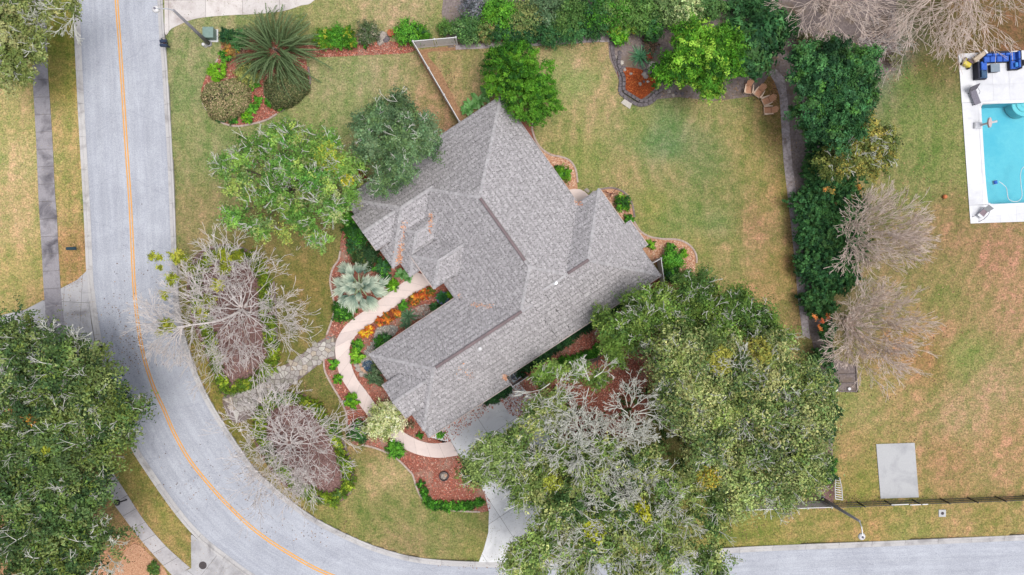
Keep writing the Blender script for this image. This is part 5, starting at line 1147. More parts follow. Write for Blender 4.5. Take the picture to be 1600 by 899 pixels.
# bare trees
def bare_tree(name, label, base, crown, R_, z, stems, levels, kids, seed, mat='twig', r0=.11, fan=None, up=.10, spread=.55, ratio=.77, group=None, span=None, L0=None, lean=.9):
    r = np.random.default_rng(seed); b = P2(*base); c = P2(crown[0], crown[1], z*.75); Rw = R_/S*(1-z*.75/HC); root = empty(name, (*b, 0), label, 'tree', group)
    a = np.linspace(0, 6.283, stems, endpoint=False)+r.uniform(-.3, .3, stems)
    tgt = np.stack([c[0]+Rw*.62*np.cos(a)*r.uniform(.35, 1.1, stems), c[1]+Rw*.62*np.sin(a)*r.uniform(.35, 1.1, stems), np.full(stems, z*.62)*r.uniform(.75, 1.15, stems)], 1)
    P_ = np.repeat(np.array([[b[0], b[1], 0.]]), stems, 0)+np.stack([np.cos(a)*.22, np.sin(a)*.22, np.zeros(stems)], 1)
    D = tgt-P_; tl = np.linalg.norm(D, axis=1); k0 = .52
    # stems as three bent pieces
    S0, S1, A0, A1 = [], [], [], []; p = P_.copy(); rr = np.full(stems, r0)
    for i in range(4):
        q = P_+D*k0*(i+1)/4+r.normal(0, .07, P_.shape)*(i < 3)+np.array([0, 0, .15*math.sin((i+1)/4*3.14)]); S0.append(p); S1.append(q); A0.append(rr); rr = rr*.88; A1.append(rr); p = q
    V, F = tubes_np(np.concatenate(S0), np.concatenate(S1), np.concatenate(A0), np.concatenate(A1), 6); mesh_np('trunk', V, F, M[mat], root)
    L_ = L0 or Rw*.34
    p2 = np.repeat(p, 3, 0); D2 = np.repeat(unit(D), 3, 0)*lean+unit(r.normal(0, 1, (stems*3, 3)))*spread
    S0, S1, A0, A1, tips = grow(p2, D2, L_, rr[0]*.7, levels, kids, spread, r, ratio, up, .68, 2, .10, .0155)
    big = A0 > .03
    for k_, nm, ns in ((big, 'branches', 5), (~big, 'twigs', 3)):
        if k_.any(): V, F = tubes_np(S0[k_], S1[k_], A0[k_], A1[k_], ns); mesh_np(nm, V, F, M[mat], root)
    return root, tips
def tufts(root, spots, z, n, pal, seed, name='green_clump', R_=.4):
    for i, (x, y, rp_) in enumerate(spots):
        B = blobs3([(x, y, rp_)], z, .7); Q, c, _, _ = crown_leaves(B, int(n*rp_/8), 24, .2, .13, pal, seed+i, inner=.2); leaf_mesh(name, Q, c, root)
YG = [(150, 152, 50), (128, 134, 40), (112, 120, 38), (170, 166, 70)]
t, tips = bare_tree('bare_crape_myrtle', 'bare pale-twigged crape myrtle over the upper oval island with yellow-green clumps', (378, 482), (368, 478), 104, 4.2, 18, 6, [2, 2, 3, 2, 2], 41, L0=1.62, r0=.075, group='bare crape myrtles along the road', spread=.6, up=.02)
# a long limb reaching over the road
r = np.random.default_rng(77)
LP_ = [(*P2(378, 484, .6), .6), (*P2(368, 490, 1.8), 1.8), (*P2(340, 502, 3.2), 3.2), (*P2(300, 508, 4.2), 4.2), (*P2(270, 512, 5), 5.0)]
MB().tube([tuple(p) for p in smooth_line(LP_, 4)], .12, 7, .05).build('long_limb', M['twig'], t)
for nm_, (x0, y0, dx_, dy_, n_) in enumerate(((300, 508, -1, -.1, 6), (285, 510, -.6, -1.1, 7), (320, 500, -.3, 1, 4), (270, 512, -1.2, .5, 6), (320, 470, -1.1, .9, 5))):
    q = P2(x0, y0, 4.3); P_ = np.repeat([[*q, 4.3]], n_, 0); D = np.stack([dx_+r.normal(0, .45, n_), dy_+r.normal(0, .45, n_), r.uniform(.0, .7, n_)], 1)
    S0, S1, A0, A1, _ = grow(P_, D, 1.1, .05, 5, [3, 2, 2, 3], .5, r, .8, .02, .66, 2, .12, .014); V, F = tubes_np(S0, S1, A0, A1, 3); mesh_np('twigs', V, F, M['twig'], t)
tufts(t, [(276, 400, 12), (285, 404, 9), (239, 400, 6), (250, 403, 4), (268, 437, 10), (257, 461, 6), (262, 510, 11), (248, 518, 5), (251, 418, 3), (296, 419, 6), (350, 400, 12), (352, 420, 10), (340, 445, 9), (372, 400, 9), (330, 470, 10), (315, 490, 9)], 5.0, 700, YG, 300)
t, tips = bare_tree('bare_crape_myrtle', 'bare pale-twigged crape myrtle over the lower oval island', (452, 692), (446, 702), 98, 4.4, 18, 6, [2, 2, 3, 2, 2], 42, L0=1.5, r0=.075, group='bare crape myrtles along the road', spread=.6, up=.02)
t, tips = bare_tree('bare_tree', 'upper of the two bare trees on the neighbour lawn, leaning towards the pool', (1322, 372), (1372, 368), 84, 6.0, 22, 6, [2, 2, 3, 2, 2], 43, 'twig_tan', .10, group='bare trees behind the right hedge', spread=.38, up=.05, lean=1.35, L0=1.3)
tufts(t, [(1299, 300, 3), (1342, 292, 3), (1290, 296, 2.5)], 4, 90, [(206, 130, 70), (180, 140, 70), (120, 110, 60)], 330)
t, tips = bare_tree('bare_tree', 'lower of the two bare trees on the neighbour lawn, beside the timber bed', (1322, 505), (1364, 512), 84, 6.0, 22, 6, [2, 2, 3, 2, 2], 44, 'twig_tan', .10, group='bare trees behind the right hedge', spread=.38, up=.05, lean=1.35, L0=1.3)
tufts(t, [(1274, 496, 3.5), (1285, 503, 3), (1280, 512, 3), (1294, 495, 3)], 4, 130, [(190, 96, 60), (206, 124, 70), (140, 80, 50)], 340)
t, tips = bare_tree('bare_tree', 'bare tan-twigged tree at the top edge left of the bigger one', (1300, -14), (1308, -8), 80, 6.5, 9, 5, [3, 2, 3, 2], 45, 'twig_tan', .12, group='bare trees at the top right', spread=.55, up=.05)
t, tips = bare_tree('bare_tree', 'biggest bare tree at the top right, its twigs hanging over the pool furniture', (1500, -50), (1500, -30), 125, 7.5, 13, 5, [3, 3, 2, 3, 3], 46, 'twig_tan', .15, group='bare trees at the top right', spread=.48, up=-.05)
t, tips = bare_tree('bare_tree', 'low bare grey thicket between the top right trees and the broad dark tree', (1385, 72), (1382, 70), 44, 2.4, 8, 4, [2, 2, 3], 47, 'twig', .06, spread=.6, up=.0)

# shrubs ------------------------------------------------------------------
def shrub(name, label, cat, px, py, rp_, h, n, pal, seed, L=.13, clump=.22, per=24, group=None, ry=None, ang=0, inner=.6, up=.6, bright=.15, clipped=False, blobs=None):
    z = h*.55; r = np.random.default_rng(seed)
    if blobs: B = blobs3(blobs, z, .8)
    else:
        q = P2(px, py, z); R_ = rp_/S*(1-z/HC); B = np.array([[q[0], q[1], z, R_, h*.5]])
    Q, c, _, _ = crown_leaves(B, n, per, clump, L, pal, seed, up, inner=inner, bright=bright)
    if ry:
        k = ry/rp_; Q = Q.copy(); o = B[0, :2]; D_ = Q[:, :, :2]-o; cs, sn = math.cos(ang), math.sin(ang)
        u, v = D_[..., 0]*cs+D_[..., 1]*sn, (-D_[..., 0]*sn+D_[..., 1]*cs)*k; Q[..., 0] = o[0]+u*cs-v*sn; Q[..., 1] = o[1]+u*sn+v*cs
    o = leaf_mesh(name, Q-np.array([B[0, 0], B[0, 1], 0]), c); o.location = (B[0, 0], B[0, 1], 0); tag(o, label, cat, group); return o
def dome(name, label, px, py, rx, ry, h, n, pal, seed, L=.11, ang=0.0):
    """clipped bush: an even skin of small leaves over a dome"""
    r = np.random.default_rng(seed); q = P2(px, py, h*.5); f = (1-h*.5/HC)/S; d = unit(r.normal(0, 1, (n, 3))); d[:, 2] = np.abs(d[:, 2])
    w_ = 1+.05*np.sin(3*np.arctan2(d[:, 1], d[:, 0])+seed)+.04*np.sin(7*np.arctan2(d[:, 1], d[:, 0])); rad = r.uniform(.9, 1.02, n)*w_
    e = np.sign(d)*np.abs(d)**.8
    x, y, z = e[:, 0]*rx*f*rad, e[:, 1]*ry*f*rad, .08+e[:, 2]*h*rad
    cs, sn = math.cos(ang), math.sin(ang); C_ = np.stack([x*cs-y*sn, x*sn+y*cs, z], 1)
    N_ = unit(d+r.normal(0, .55, (n, 3))); LL = L*r.uniform(.7, 1.4, n); Q = leaf_quads(C_, N_, LL, LL*.6, r)
    pal_ = np.array([lin(p) for p in pal]); c = pal_[r.integers(0, len(pal_), n)]*r.normal(1, .2, n)[:, None]
    root = empty('clipped_bush', (*q, 0), label, 'bush'); o = leaf_mesh('foliage', Q, c); o.parent = root
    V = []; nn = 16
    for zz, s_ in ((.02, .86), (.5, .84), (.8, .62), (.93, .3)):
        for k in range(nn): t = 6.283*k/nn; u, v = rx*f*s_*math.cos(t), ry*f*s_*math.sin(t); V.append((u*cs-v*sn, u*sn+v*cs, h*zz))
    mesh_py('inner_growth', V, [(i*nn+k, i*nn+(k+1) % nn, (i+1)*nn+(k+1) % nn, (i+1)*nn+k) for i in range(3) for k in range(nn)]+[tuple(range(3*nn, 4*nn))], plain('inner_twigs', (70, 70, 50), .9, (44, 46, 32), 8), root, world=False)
dome('clipped_bush', 'big clipped bush with pinkish leaves at the left end of the island bed', 351.5, 154, 38, 31, 1.5, 11000, [(140, 138, 92), (120, 120, 78), (160, 140, 108), (104, 108, 66), (176, 150, 120), (128, 118, 84)], 51, .13, .25)
dome('clipped_bush', 'clipped dark olive bush under the drooping fronds', 446, 138, 36, 27, 1.3, 11000, [(92, 98, 62), (78, 86, 54), (108, 108, 72), (68, 78, 52), (120, 112, 80)], 52, .13, .5)
LIME = [(112, 158, 38), (94, 140, 32), (130, 172, 54), (78, 120, 30)]
shrub('lime_shrub', 'bright lime green bush above the pinkish clipped bush', 'shrub', 339, 112, 14, .8, 2600, LIME, 53, .12, .16)
GRN = [(74, 128, 40), (58, 104, 34), (96, 150, 50), (48, 86, 34)]
SH = [  # px, py, r, h, n, palette, leaf, label
 (355, 56, 10, 1.2, 1300, DK, .16, 'dark green shrub beside the green utility box'), (372, 62, 14, 1.4, 2200, DK+[(82, 112, 66)], .16, 'dark green shrub left of the drooping fronds'),
 (363, 74, 12, 1.0, 1700, [(200, 146, 60), (146, 112, 62), (116, 96, 60), (176, 112, 66)], .15, 'orange and brown croton in the island bed'), (353, 88, 9, .8, 1000, GRN, .14, 'small green shrub below the orange croton'),
 (375, 86, 9, .8, 900, [(150, 116, 100), (120, 96, 80)], .12, 'low brownish shrub between croton and red mulch'), (388, 116, 18, 1.2, 2600, [(132, 140, 86), (108, 124, 72), (150, 150, 84), (92, 108, 66)], .15, 'loose olive shrub in the middle of the island bed'),
 (396, 130, 8, .7, 700, GRN, .16, 'small green plant below the loose olive shrub'), (403, 157, 7, .45, 700, LIME+GRN, .13, 'small bright plant alone in the middle of the red mulch'), (424, 158, 9, .55, 900, GRN, .16, 'left green plant at the foot of the dark olive bush'), (436, 165, 8, .5, 800, GRN+LIME, .16, 'right green plant at the foot of the dark olive bush'),
 (393, 170, 8, .5, 800, GRN, .14, 'small green plant right of the pinkish clipped bush'), (386, 184, 8, .5, 800, LIME+GRN, .14, 'small bright plant near the bottom of the island edging'), (364, 187, 7, .5, 700, GRN, .14, 'small green plant just under the pinkish clipped bush'), (345, 184, 7, .5, 600, DK, .14, 'small dark plant at the lower left island edging'),
 (506, 60, 15, 1.1, 2400, BRT+YG, .15, 'yellow-green hedge shrub, left of three in the top row'), (525, 58, 16, 1.1, 2600, BRT+GRN, .15, 'yellow-green hedge shrub, middle of three in the top row'), (543, 60, 14, 1.1, 2200, BRT+YG, .15, 'yellow-green hedge shrub, right of three in the top row'),
 (574, 52, 17, 1.2, 2600, [(112, 110, 92), (92, 98, 76), (132, 128, 108), (80, 96, 62)], .13, 'greyish shrub between two boulders in the top row'), (571, 66, 7, .7, 600, GRN, .14, 'small green shrub under the greyish shrub'),
 (636, 52, 18, 1.5, 2800, GRN+[(110, 150, 44)], .16, 'green shrub just above the white fence corner'), (657, 54, 13, 1.2, 1800, BRT+DK, .15, 'yellowish green shrub behind the white fence corner'),
 (697, 44, 12, 1.3, 1500, [(84, 116, 54), (108, 132, 70), (64, 92, 50)], .14, 'small leafy shrub above the white fence end'),
 (741, 14, 19, 1.8, 3000, [(100, 100, 108), (84, 86, 96), (120, 118, 124), (70, 76, 76)], .15, 'purplish grey shrub at the top edge'),
 (780, 18, 26, 2.2, 5000, BRT+GRN, .17, 'bright green shrub at the top edge right of the purplish one'), (730, 46, 22, 1.8, 3800, [(96, 130, 70), (80, 116, 60), (116, 146, 90), (66, 96, 54)], .16, 'grey-green shrub with white-tipped leaves at the left end of the long hedge'),
 (760, 48, 16, 1.7, 2400, [(140, 130, 82), (104, 118, 66), (84, 106, 58)], .15, 'brown-tinged shrub in the long top hedge'), (788, 50, 22, 1.7, 3600, DK+GRN, .16, 'mid green shrub in the long top hedge under the bright one'),
 (822, 26, 26, 2.2, 4600, [(92, 112, 62), (72, 96, 54), (128, 134, 82)], .16, 'olive shrub in the long top hedge'), (820, 55, 18, 1.6, 2600, DK, .16, 'low dark shrub above the grey border in the long top hedge'), (852, 18, 26, 2.4, 4800, [(86, 108, 76), (108, 126, 96), (68, 92, 62)], .17, 'blue-green shrub in the long top hedge'),
 (858, 50, 22, 1.8, 3400, DK+[(88, 112, 62)], .16, 'dark low shrub in the middle of the long top hedge'), (888, 24, 26, 2.4, 4800, [(78, 108, 54), (60, 90, 46), (98, 124, 66)], .17, 'leafy green shrub in the long top hedge'), (898, 46, 20, 1.8, 3000, DK+[(90, 112, 60)], .16, 'dark shrub with a yellowish side in the long top hedge'), (928, 18, 26, 2.4, 4800, GRN+DK, .17, 'tall green shrub in the long top hedge'), (932, 44, 18, 1.8, 2600, DK, .16, 'very dark low shrub where the long top hedge ends'),
 (962, 16, 26, 2.4, 4800, GRN+[(106, 132, 70)], .17, 'green shrub above the yellow and orange croton'), (1000, 20, 28, 2.6, 5200, [(86, 118, 56), (104, 132, 72), (64, 96, 46)], .18, 'wide green shrub at the top edge left of the white-flowered one'), (1020, 44, 18, 2.0, 2600, DK+GRN, .18, 'dark shrub at the top left of the bright camphor crown'),
 (1040, 14, 26, 2.6, 4600, [(110, 130, 80), (130, 148, 100), (90, 112, 66)], .18, 'grey-green shrub at the top edge with pale tips'), (1072, 16, 24, 2.8, 4200, [(126, 146, 96), (176, 184, 130), (100, 124, 72), (84, 108, 60)], .2, 'pale-flowered shrub at the top edge'), (1105, 8, 22, 2.6, 3400, [(96, 126, 70), (80, 112, 62)], .2, 'green shrub at the top edge right of the pale-flowered one'),
 (1190, 14, 24, 2.4, 3400, DK, .2, 'dark shrub at the top edge above the loquat-like crown'), (1225, 40, 20, 2.0, 2800, DK+[(70, 110, 60)], .2, 'dark shrub left of the bare thicket'), (1210, 52, 10, 1.6, 1100, LIME+GRN, .18, 'small bright patch of shrub left of the grey path'), (1150, 14, 20, 1.6, 2200, DK, .18, 'dark low shrub behind the fallen timber at the top'), (1255, 70, 16, 1.6, 1800, [(92, 86, 60), (70, 76, 48)], .16, 'brownish undergrowth above the broad dark tree'), (1396, 92, 12, 1.0, 900, [(140, 124, 116), (112, 112, 76)], .13, 'grey-brown scrub below the bare thicket'),
 (962, 46, 12, 1.3, 1500, [(196, 176, 60), (150, 164, 60), (206, 96, 50), (120, 150, 54)], .2, 'yellow and orange croton left of the block wall'), (984, 38, 14, 1.4, 1900, [(176, 172, 80), (120, 156, 60), (206, 140, 80), (92, 140, 50)], .2, 'yellow-green croton beside the orange one'), (968, 56, 13, 1.2, 1500, GRN+LIME, .18, 'bright green shrub under the crotons'),
 (1017, 70, 12, .8, 700, [(86, 70, 60), (104, 84, 70), (64, 62, 44)], .14, 'low brown undergrowth beside the blue-green fern'), (1012, 90, 6, .6, 300, [(150, 76, 60), (110, 70, 50)], .14, 'small reddish plant left of the camphor crown'),
 (880, 271, 12, .8, 1700, LIME+GRN, .14, 'round bright shrub in the small bed by the back wall'), (871, 265, 6, .6, 500, GRN, .14, 'small green shrub at the roof edge beside the round bright one'), (973, 317, 12, .9, 1800, LIME+GRN, .14, 'round bright shrub beside the bare reddish shrub'), (983, 343, 7, .6, 600, GRN, .15, 'small green shrub at the roof notch'),
 (1017, 382, 7, .6, 700, GRN+LIME, .14, 'small round shrub nearest the roof in the tan bed'), (1048, 386, 6, .5, 600, LIME+GRN, .14, 'small bright shrub at the top of the tan bed'), (1069, 396, 6, .5, 600, LIME+GRN, .14, 'small bright shrub at the right of the tan bed'), (1050, 405, 15, 1.2, 2600, GRN+[(96, 156, 60)], .16, 'larger glossy shrub in the tan bed'), (1050, 428, 12, 1.0, 1700, DK+GRN, .15, 'dark shrub at the lower edge of the tan bed'), (1072, 437, 13, 1.0, 1500, [(104, 122, 66), (84, 104, 54)], .15, 'olive shrub at the lower end of the tan bed'),
 (558, 366, 18, 1.2, 2800, DK+GRN, .18, 'dark green shrub left of the house corner'), (572, 398, 20, 1.0, 3000, [(58, 80, 44), (84, 92, 50), (44, 68, 40)], .18, 'dark undergrowth along the left wall of the house'), (598, 416, 12, 1.0, 1500, DK+GRN, .2, 'dark shrub right of the silver palm by the roof'), (556, 385, 13, .9, 1500, DK, .18, 'dark shrub above the silver palm'), (548, 345, 12, 1.0, 1400, GRN, .18, 'green shrub between the yard tree and the roof corner'),
 (562, 275, 10, 1.4, 500, [(150, 70, 62), (120, 52, 50)], .14, 'dark red shrub between the two front trees and the roof'), (536, 486, 16, .8, 2400, GRN, .17, 'green ground plant under the lower left of the silver palm'), (614, 446, 9, .7, 900, GRN+LIME, .16, 'green plant on the upper side of the walk'), (600, 432, 8, .7, 700, DK+GRN, .18, 'dark plant between the silver palm and the walk'),
 (521, 570, 7, .5, 700, LIME+GRN, .15, 'upper of three small bright plants left of the walk'), (528, 593, 7, .5, 750, LIME+GRN, .15, 'middle of three small bright plants left of the walk'), (549, 627, 10, .7, 1500, GRN+LIME, .17, 'lower and largest of three small plants left of the walk'),
 (560, 676, 15, 1.1, 2800, DK+GRN, .17, 'dark green round shrub in the bend of the edging'), (617, 703, 12, .7, 1900, GRN, .17, 'green spreading plant below the curved walk'),
 (559, 541, 9, .6, 1100, LIME+GRN, .15, 'upper bright plant inside the walk by the pond'), (557, 557, 10, .6, 1300, LIME+GRN, .15, 'lower bright plant inside the walk by the pond'),
 (594, 538, 11, .9, 1300, GRN+DK, .15, 'green shrub at the roof edge beside the dry stream'), (603, 530, 8, .8, 800, DK, .15, 'dark shrub at the roof edge above the stream'), (586, 588, 13, .9, 1500, [(84, 104, 74), (66, 88, 58), (104, 118, 88)], .15, 'grey-green shrub between the pond and the garage wall'), (590, 566, 7, .8, 600, [(110, 118, 72), (90, 104, 60)], .14, 'thin shrub beside the pond under the roof corner'),
 (680, 481, 8, .7, 700, DK, .14, 'small dark shrub against the wall near the blue pot'), (630, 478, 7, .8, 900, GRN, .13, 'small round green shrub at the edge of the walk'),
 (642, 665, 6, .5, 350, [(90, 96, 66), (120, 100, 80)], .14, 'sparse plant in the mulch below the garage gable'), (655, 680, 5, .4, 300, GRN, .14, 'sparse green plant left of the garage corner'), (689, 680, 6, .4, 450, GRN, .14, 'small green plant at the garage corner'),
 (1292, 742, 13, 2.0, 2600, DK+GRN, .16, 'last dark green shrub of the right hedge by the ladder'), (1293, 722, 11, 1.8, 1900, DK+GRN, .16, 'dark shrub second from the lower end of the right hedge'), (240, 889, 9, .6, 1000, [(78, 106, 50), (96, 116, 52)], .14, 'small green shrub beside the lower left sidewalk'),
 (658, 756, 6, .5, 500, GRN, .15, 'first tuft of the green border along the red mulch'), (663, 770, 6, .5, 500, GRN, .15, 'second tuft of the green border, on its downhill curve'),
]
for i, (x, y, rp_, h, n, pal, L, lb) in enumerate(SH): shrub('shrub', lb, 'shrub', x, y, rp_, h, n, pal, 600+i, L, clump=max(.12, rp_/S*.3))
# flowering crotons along the inside of the walk
ORG = [(204, 122, 50), (186, 88, 44), (222, 156, 66), (130, 66, 40), (104, 88, 42), (92, 100, 44)]
for i, (x, y, rp_, lb) in enumerate(((650, 465, 7, 'orange croton clump left of the pair by the house notch'), (662, 461, 8, 'orange croton clump nearest the house notch'), (645, 471, 6, 'orange croton clump just above the small round shrub'), (673, 455, 6, 'red-orange croton at the end of the walk by the pot'), (606, 497, 8, 'deep orange croton clump in the middle of the walk'), (620, 490, 5, 'yellow croton beside the blue-green yucca'), (594, 503, 6, 'red-orange croton left of the middle clump'), (613, 492, 8, 'orange croton clump right of the middle clump'), (578, 515, 6, 'yellow-orange croton above the pond'), (569, 522, 6, 'yellow-orange croton at the lower end of the row'))):
    shrub('croton', lb, 'shrub', x, y, rp_, .55, 900, ORG if 'yellow' not in lb else ORG[:3]+[(230, 176, 50)], 800+i, .14, .13, group='orange crotons inside the walk')
shrub('variegated_shrub', 'airy cream and green variegated shrub leaning over the front walk', 'shrub', 603, 655, 36, 2.0, 9000, [(168, 172, 110), (196, 196, 146), (136, 146, 84), (212, 206, 168), (120, 134, 74)], 71, .15, .3, per=18, inner=.15, blobs=[(600, 650, 26), (612, 640, 18), (590, 664, 20), (618, 662, 18), (578, 668, 14), (605, 676, 14), (622, 648, 14)])
# hedges round the two oval islands, and the right-hand hedge
def hedge(label, line, wpx, h, n, pal, seed, L=.14, cat='hedge', closed=False):
    pts = resample([np.array(p) for p in smooth_line(line, 6, closed)], wpx*.55); r = np.random.default_rng(seed)
    bl = [(p[0]+r.normal(0, wpx*.08), p[1]+r.normal(0, wpx*.08), wpx*.5*r.uniform(.8, 1.2)) for p in pts]; B = blobs3(bl, h*.5, .8); B[:, 4] = h*.5*r.uniform(.75, 1.2, len(B))
    if h > 2: B[:, :2] += r.normal(0, .35, (len(B), 2)); B[:, 3] *= r.uniform(.75, 1.3, len(B)); B[:, 2] += r.normal(0, .25, len(B))
    Q, c, _, _ = crown_leaves(B, n, 22, .2, L, pal, seed, inner=.5); o = B[0, :2]
    ob = leaf_mesh('hedge', Q-np.array([o[0], o[1], 0]), c); ob.location = (*o, 0); tag(ob, label, cat); return ob
HG = [(130, 144, 44), (108, 128, 38), (92, 114, 38), (148, 156, 56), (78, 100, 36)]
hedge('low yellow-green hedge round the upper oval island', [(330, 400), (360, 393), (392, 402), (408, 430), (416, 480), (424, 530), (424, 568), (395, 596), (355, 608), (342, 585), (332, 545), (322, 510), (308, 470), (305, 430), (330, 400)], 19, .6, 32000, HG, 91)
hedge('low yellow-green hedge round the lower oval island', [(425, 628), (460, 622), (490, 636), (514, 668), (532, 705), (544, 740), (538, 768), (512, 780), (480, 770), (450, 745), (425, 715), (405, 680), (408, 650), (425, 628)], 18, .6, 28000, HG+[(90, 116, 60)], 92)
hedge('green liriope border along the lower edge of the red mulch', [(664, 778), (672, 786), (690, 790), (715, 792), (738, 789), (755, 784)], 11, .45, 6500, GRN, 93, .16)
for i, (x0, y0, x1, y1, wpx, n, lb) in enumerate(((1270, 225, 1270, 300, 42, 14000, 'hedge section under the olive feathery tree'), (1262, 300, 1264, 370, 42, 15000, 'hedge section beside the upper bare tree'), (1274, 372, 1274, 430, 50, 15000, 'broadest hedge section below the upper bare tree'), (1280, 436, 1281, 490, 50, 14000, 'hedge section above the red-leaved branch'), (1304, 285, 1312, 475, 50, 21000, 'inner row of the hedge under the bare twigs'), (1328, 270, 1334, 440, 36, 10000, 'loose outer row of the hedge among the bare twigs'), (1288, 495, 1286, 600, 20, 7000, 'narrow hedge section under the lower bare tree'), (1290, 600, 1294, 700, 17, 6000, 'narrow hedge section right of the largest oak'))):
    hedge('dark green '+lb, [(x0, y0), ((x0+x1)/2, (y0+y1)/2), (x1, y1)], wpx, 2.4, n, DK+[(66, 104, 56)], 130+i, .19)
# liriope along the left of the house and under the oaks
for i, (x0, y0, x1, y1, lb) in enumerate(((812, 580, 900, 522, 'dark foundation hedge along the lower right wall behind the air conditioner'), (902, 521, 1000, 455, 'dark foundation hedge along the lower right wall near the oaks'), (764, 626, 792, 606, 'dark low shrubs at the top of the driveway by the garage'))):
    hedge(lb, [(x0, y0), ((x0+x1)/2, (y0+y1)/2), (x1, y1)], 15, 1.1, 7000, [(40, 70, 42), (52, 86, 48), (34, 60, 38)], 150+i, .17)
hedge('green undergrowth strip under the young oak', [(880, 565), (905, 560), (925, 552), (940, 540)], 16, .6, 4500, GRN, 160, .17)
shrub('undergrowth', 'shaded green undergrowth below the wide lichened oak', 'shrub', 880, 640, 60, .8, 9000, [(72, 92, 46), (96, 110, 56), (60, 80, 44)], 161, .2, .3, blobs=[(880, 640, 30), (920, 700, 50), (1000, 640, 40), (1060, 700, 50), (960, 800, 60)])

# palms and strappy plants --------------------------------------------------
def blade(L, w_, droop, seg=6, rise=.5, fold=.0, curl=0.0):
    """a strap leaf along +x: returns verts, faces"""
    V = []
    for i in range(seg+1):
        t = i/seg; x = L*t*(1-.15*t*droop); z = rise*L*t-droop*L*t*t*.7; ww = w_*(math.sin(math.pi*min(1, .12+t*.88)))**.7*.5+.004
        V += [(x, -ww+curl*t*t*L, z+fold*ww), (x, curl*t*t*L, z), (x, ww+curl*t*t*L, z+fold*ww)]
    Fc = []
    for i in range(seg):
        a = i*3; Fc += [(a, a+3, a+4, a+1), (a+1, a+4, a+5, a+2)]
    return np.array(V), Fc
def colmesh(name, V, Fc, base, r, var=.15):
    """mesh data with leaf colours; quads"""
    V = np.asarray(V, float); Fc = np.asarray(Fc); me = bpy.data.meshes.new(name); me.from_pydata(V.tolist(), [], Fc.tolist()); me.update()
    a = me.color_attributes.new('col', 'FLOAT_COLOR', 'POINT'); c = np.ones((len(V), 4), np.float32); c[:, :3] = np.clip(np.asarray(base).reshape(-1, 3)*1.35*r.normal(1, var, (len(V), 1)), .004, .85); a.data.foreach_set('color', c.ravel()); me.materials.append(M['leaf']); return me
def fan_frond(r, L=1.0, n=13, pet=.8, c1=(92, 124, 110), c2=(216, 222, 200)):
    V, Fc, Cc = [], [], []
    for i in range(n):
        a = (i/(n-1)-.5)*math.radians(76); l = L*(1.32-.62*abs(a)/.66)*r.uniform(.8, 1.12)
        v, f = blade(l, .085, .5, 5, .2, .8); cs, sn = math.cos(a), math.sin(a)
        v2 = np.stack([v[:, 0]*cs-v[:, 1]*sn+pet, v[:, 0]*sn+v[:, 1]*cs, v[:, 2]+pet*.42+.22*abs(a)*v[:, 0]], 1); o = sum(len(x) for x in V)
        V.append(v2); Fc += [tuple(k+o for k in q) for q in f]; t = np.clip(v[:, 0]/L, 0, 1)[:, None]**1.3; Cc.append(np.array(lin(c1))*(1-t)*r.uniform(.8, 1.1)+np.array(lin(c2))*t)
    v, f = blade(pet+.05, .09, -.0, 3, .42); o = sum(len(x) for x in V); V.append(v); Fc += [tuple(k+o for k in q) for q in f]; Cc.append(np.tile(lin((150, 166, 130)), (len(v), 1)))
    return colmesh('frond', np.concatenate(V), Fc, np.concatenate(Cc), r, .12)
def place(me, name, parent, loc, az, tilt, sc=1.0, roll=0.0):
    o = bpy.data.objects.new(name, me); COL.objects.link(o); o.parent = parent; o.location = loc; o.rotation_euler = (roll, tilt, az); o.scale = (sc, sc, sc); return o
r = np.random.default_rng(17)
q = P2(560, 447, 1.2); pm = empty('silver_fan_palm', (*q, 0), 'silvery blue-green fan palm beside the front walk', 'palm')
MB().lathe((*q, 0), [(.3, -.02), (.26, .4), (.2, .75), (.1, .85)], 10).build('trunk', M['bark'], pm)
fans = [fan_frond(r) for _ in range(3)]
for i in range(31):
    lv = i/31; az = i*2.39996+r.normal(0, .2); place(fans[i % 3], 'frond', pm, (0, 0, .75), az, .38-1.15*lv**1.2, (1.56-.62*lv)*r.uniform(.84, 1.16), r.normal(0, .45))
for i in range(9): place(fans[i % 3], 'frond', pm, (0, 0, .8), i*2.4+.5, -.95-.05*i, .62, r.normal(0, .2))
# feathery drooping plant with long plumes
def plume(r, L=3.2, c1=(72, 92, 56), c2=(128, 146, 104), n=60, ll=.46, droop=.5):
    V, Fc, Cc = [], [], []; o = 0; bend = r.normal(0, .10)
    for i in range(n):
        t = (i+1)/n; x = L*t; z = .75*L*t-droop*L*t*t*1.15; y = bend*L*t*t
        for s_ in (-1, 1):
            l = ll*(1-.5*t)*r.uniform(.8, 1.15); a = math.radians(48)*s_; dx, dy = math.cos(a)*l, math.sin(a)*l
            V += [(x, y, z), (x+dx*.5+.02, y+dy*.5-.026, z+.05), (x+dx, y+dy, z-.06), (x+dx*.5-.02, y+dy*.5+.026, z+.05)]; Fc.append((o, o+1, o+2, o+3)); o += 4
            k = r.uniform(.2, 1)*t; Cc += [np.array(lin(c1))*(1-k)+np.array(lin(c2))*k]*4
    return colmesh('frond', V, Fc, np.array(Cc), r, .12)
q = P2(431, 78, 1.5); pm = empty('weeping_podocarpus', (*q, 0), 'large drooping tree of long grey-green plumes in the island bed', 'tree')
MB().tube([(*q, -.1), (*(q+.05), 1.0), (*(q-.04), 2.0)], .16, 8, .10).build('trunk', M['bark'], pm)
pl_ = [plume(r, 3.0+.4*k, droop=.38+.09*k) for k in range(4)]
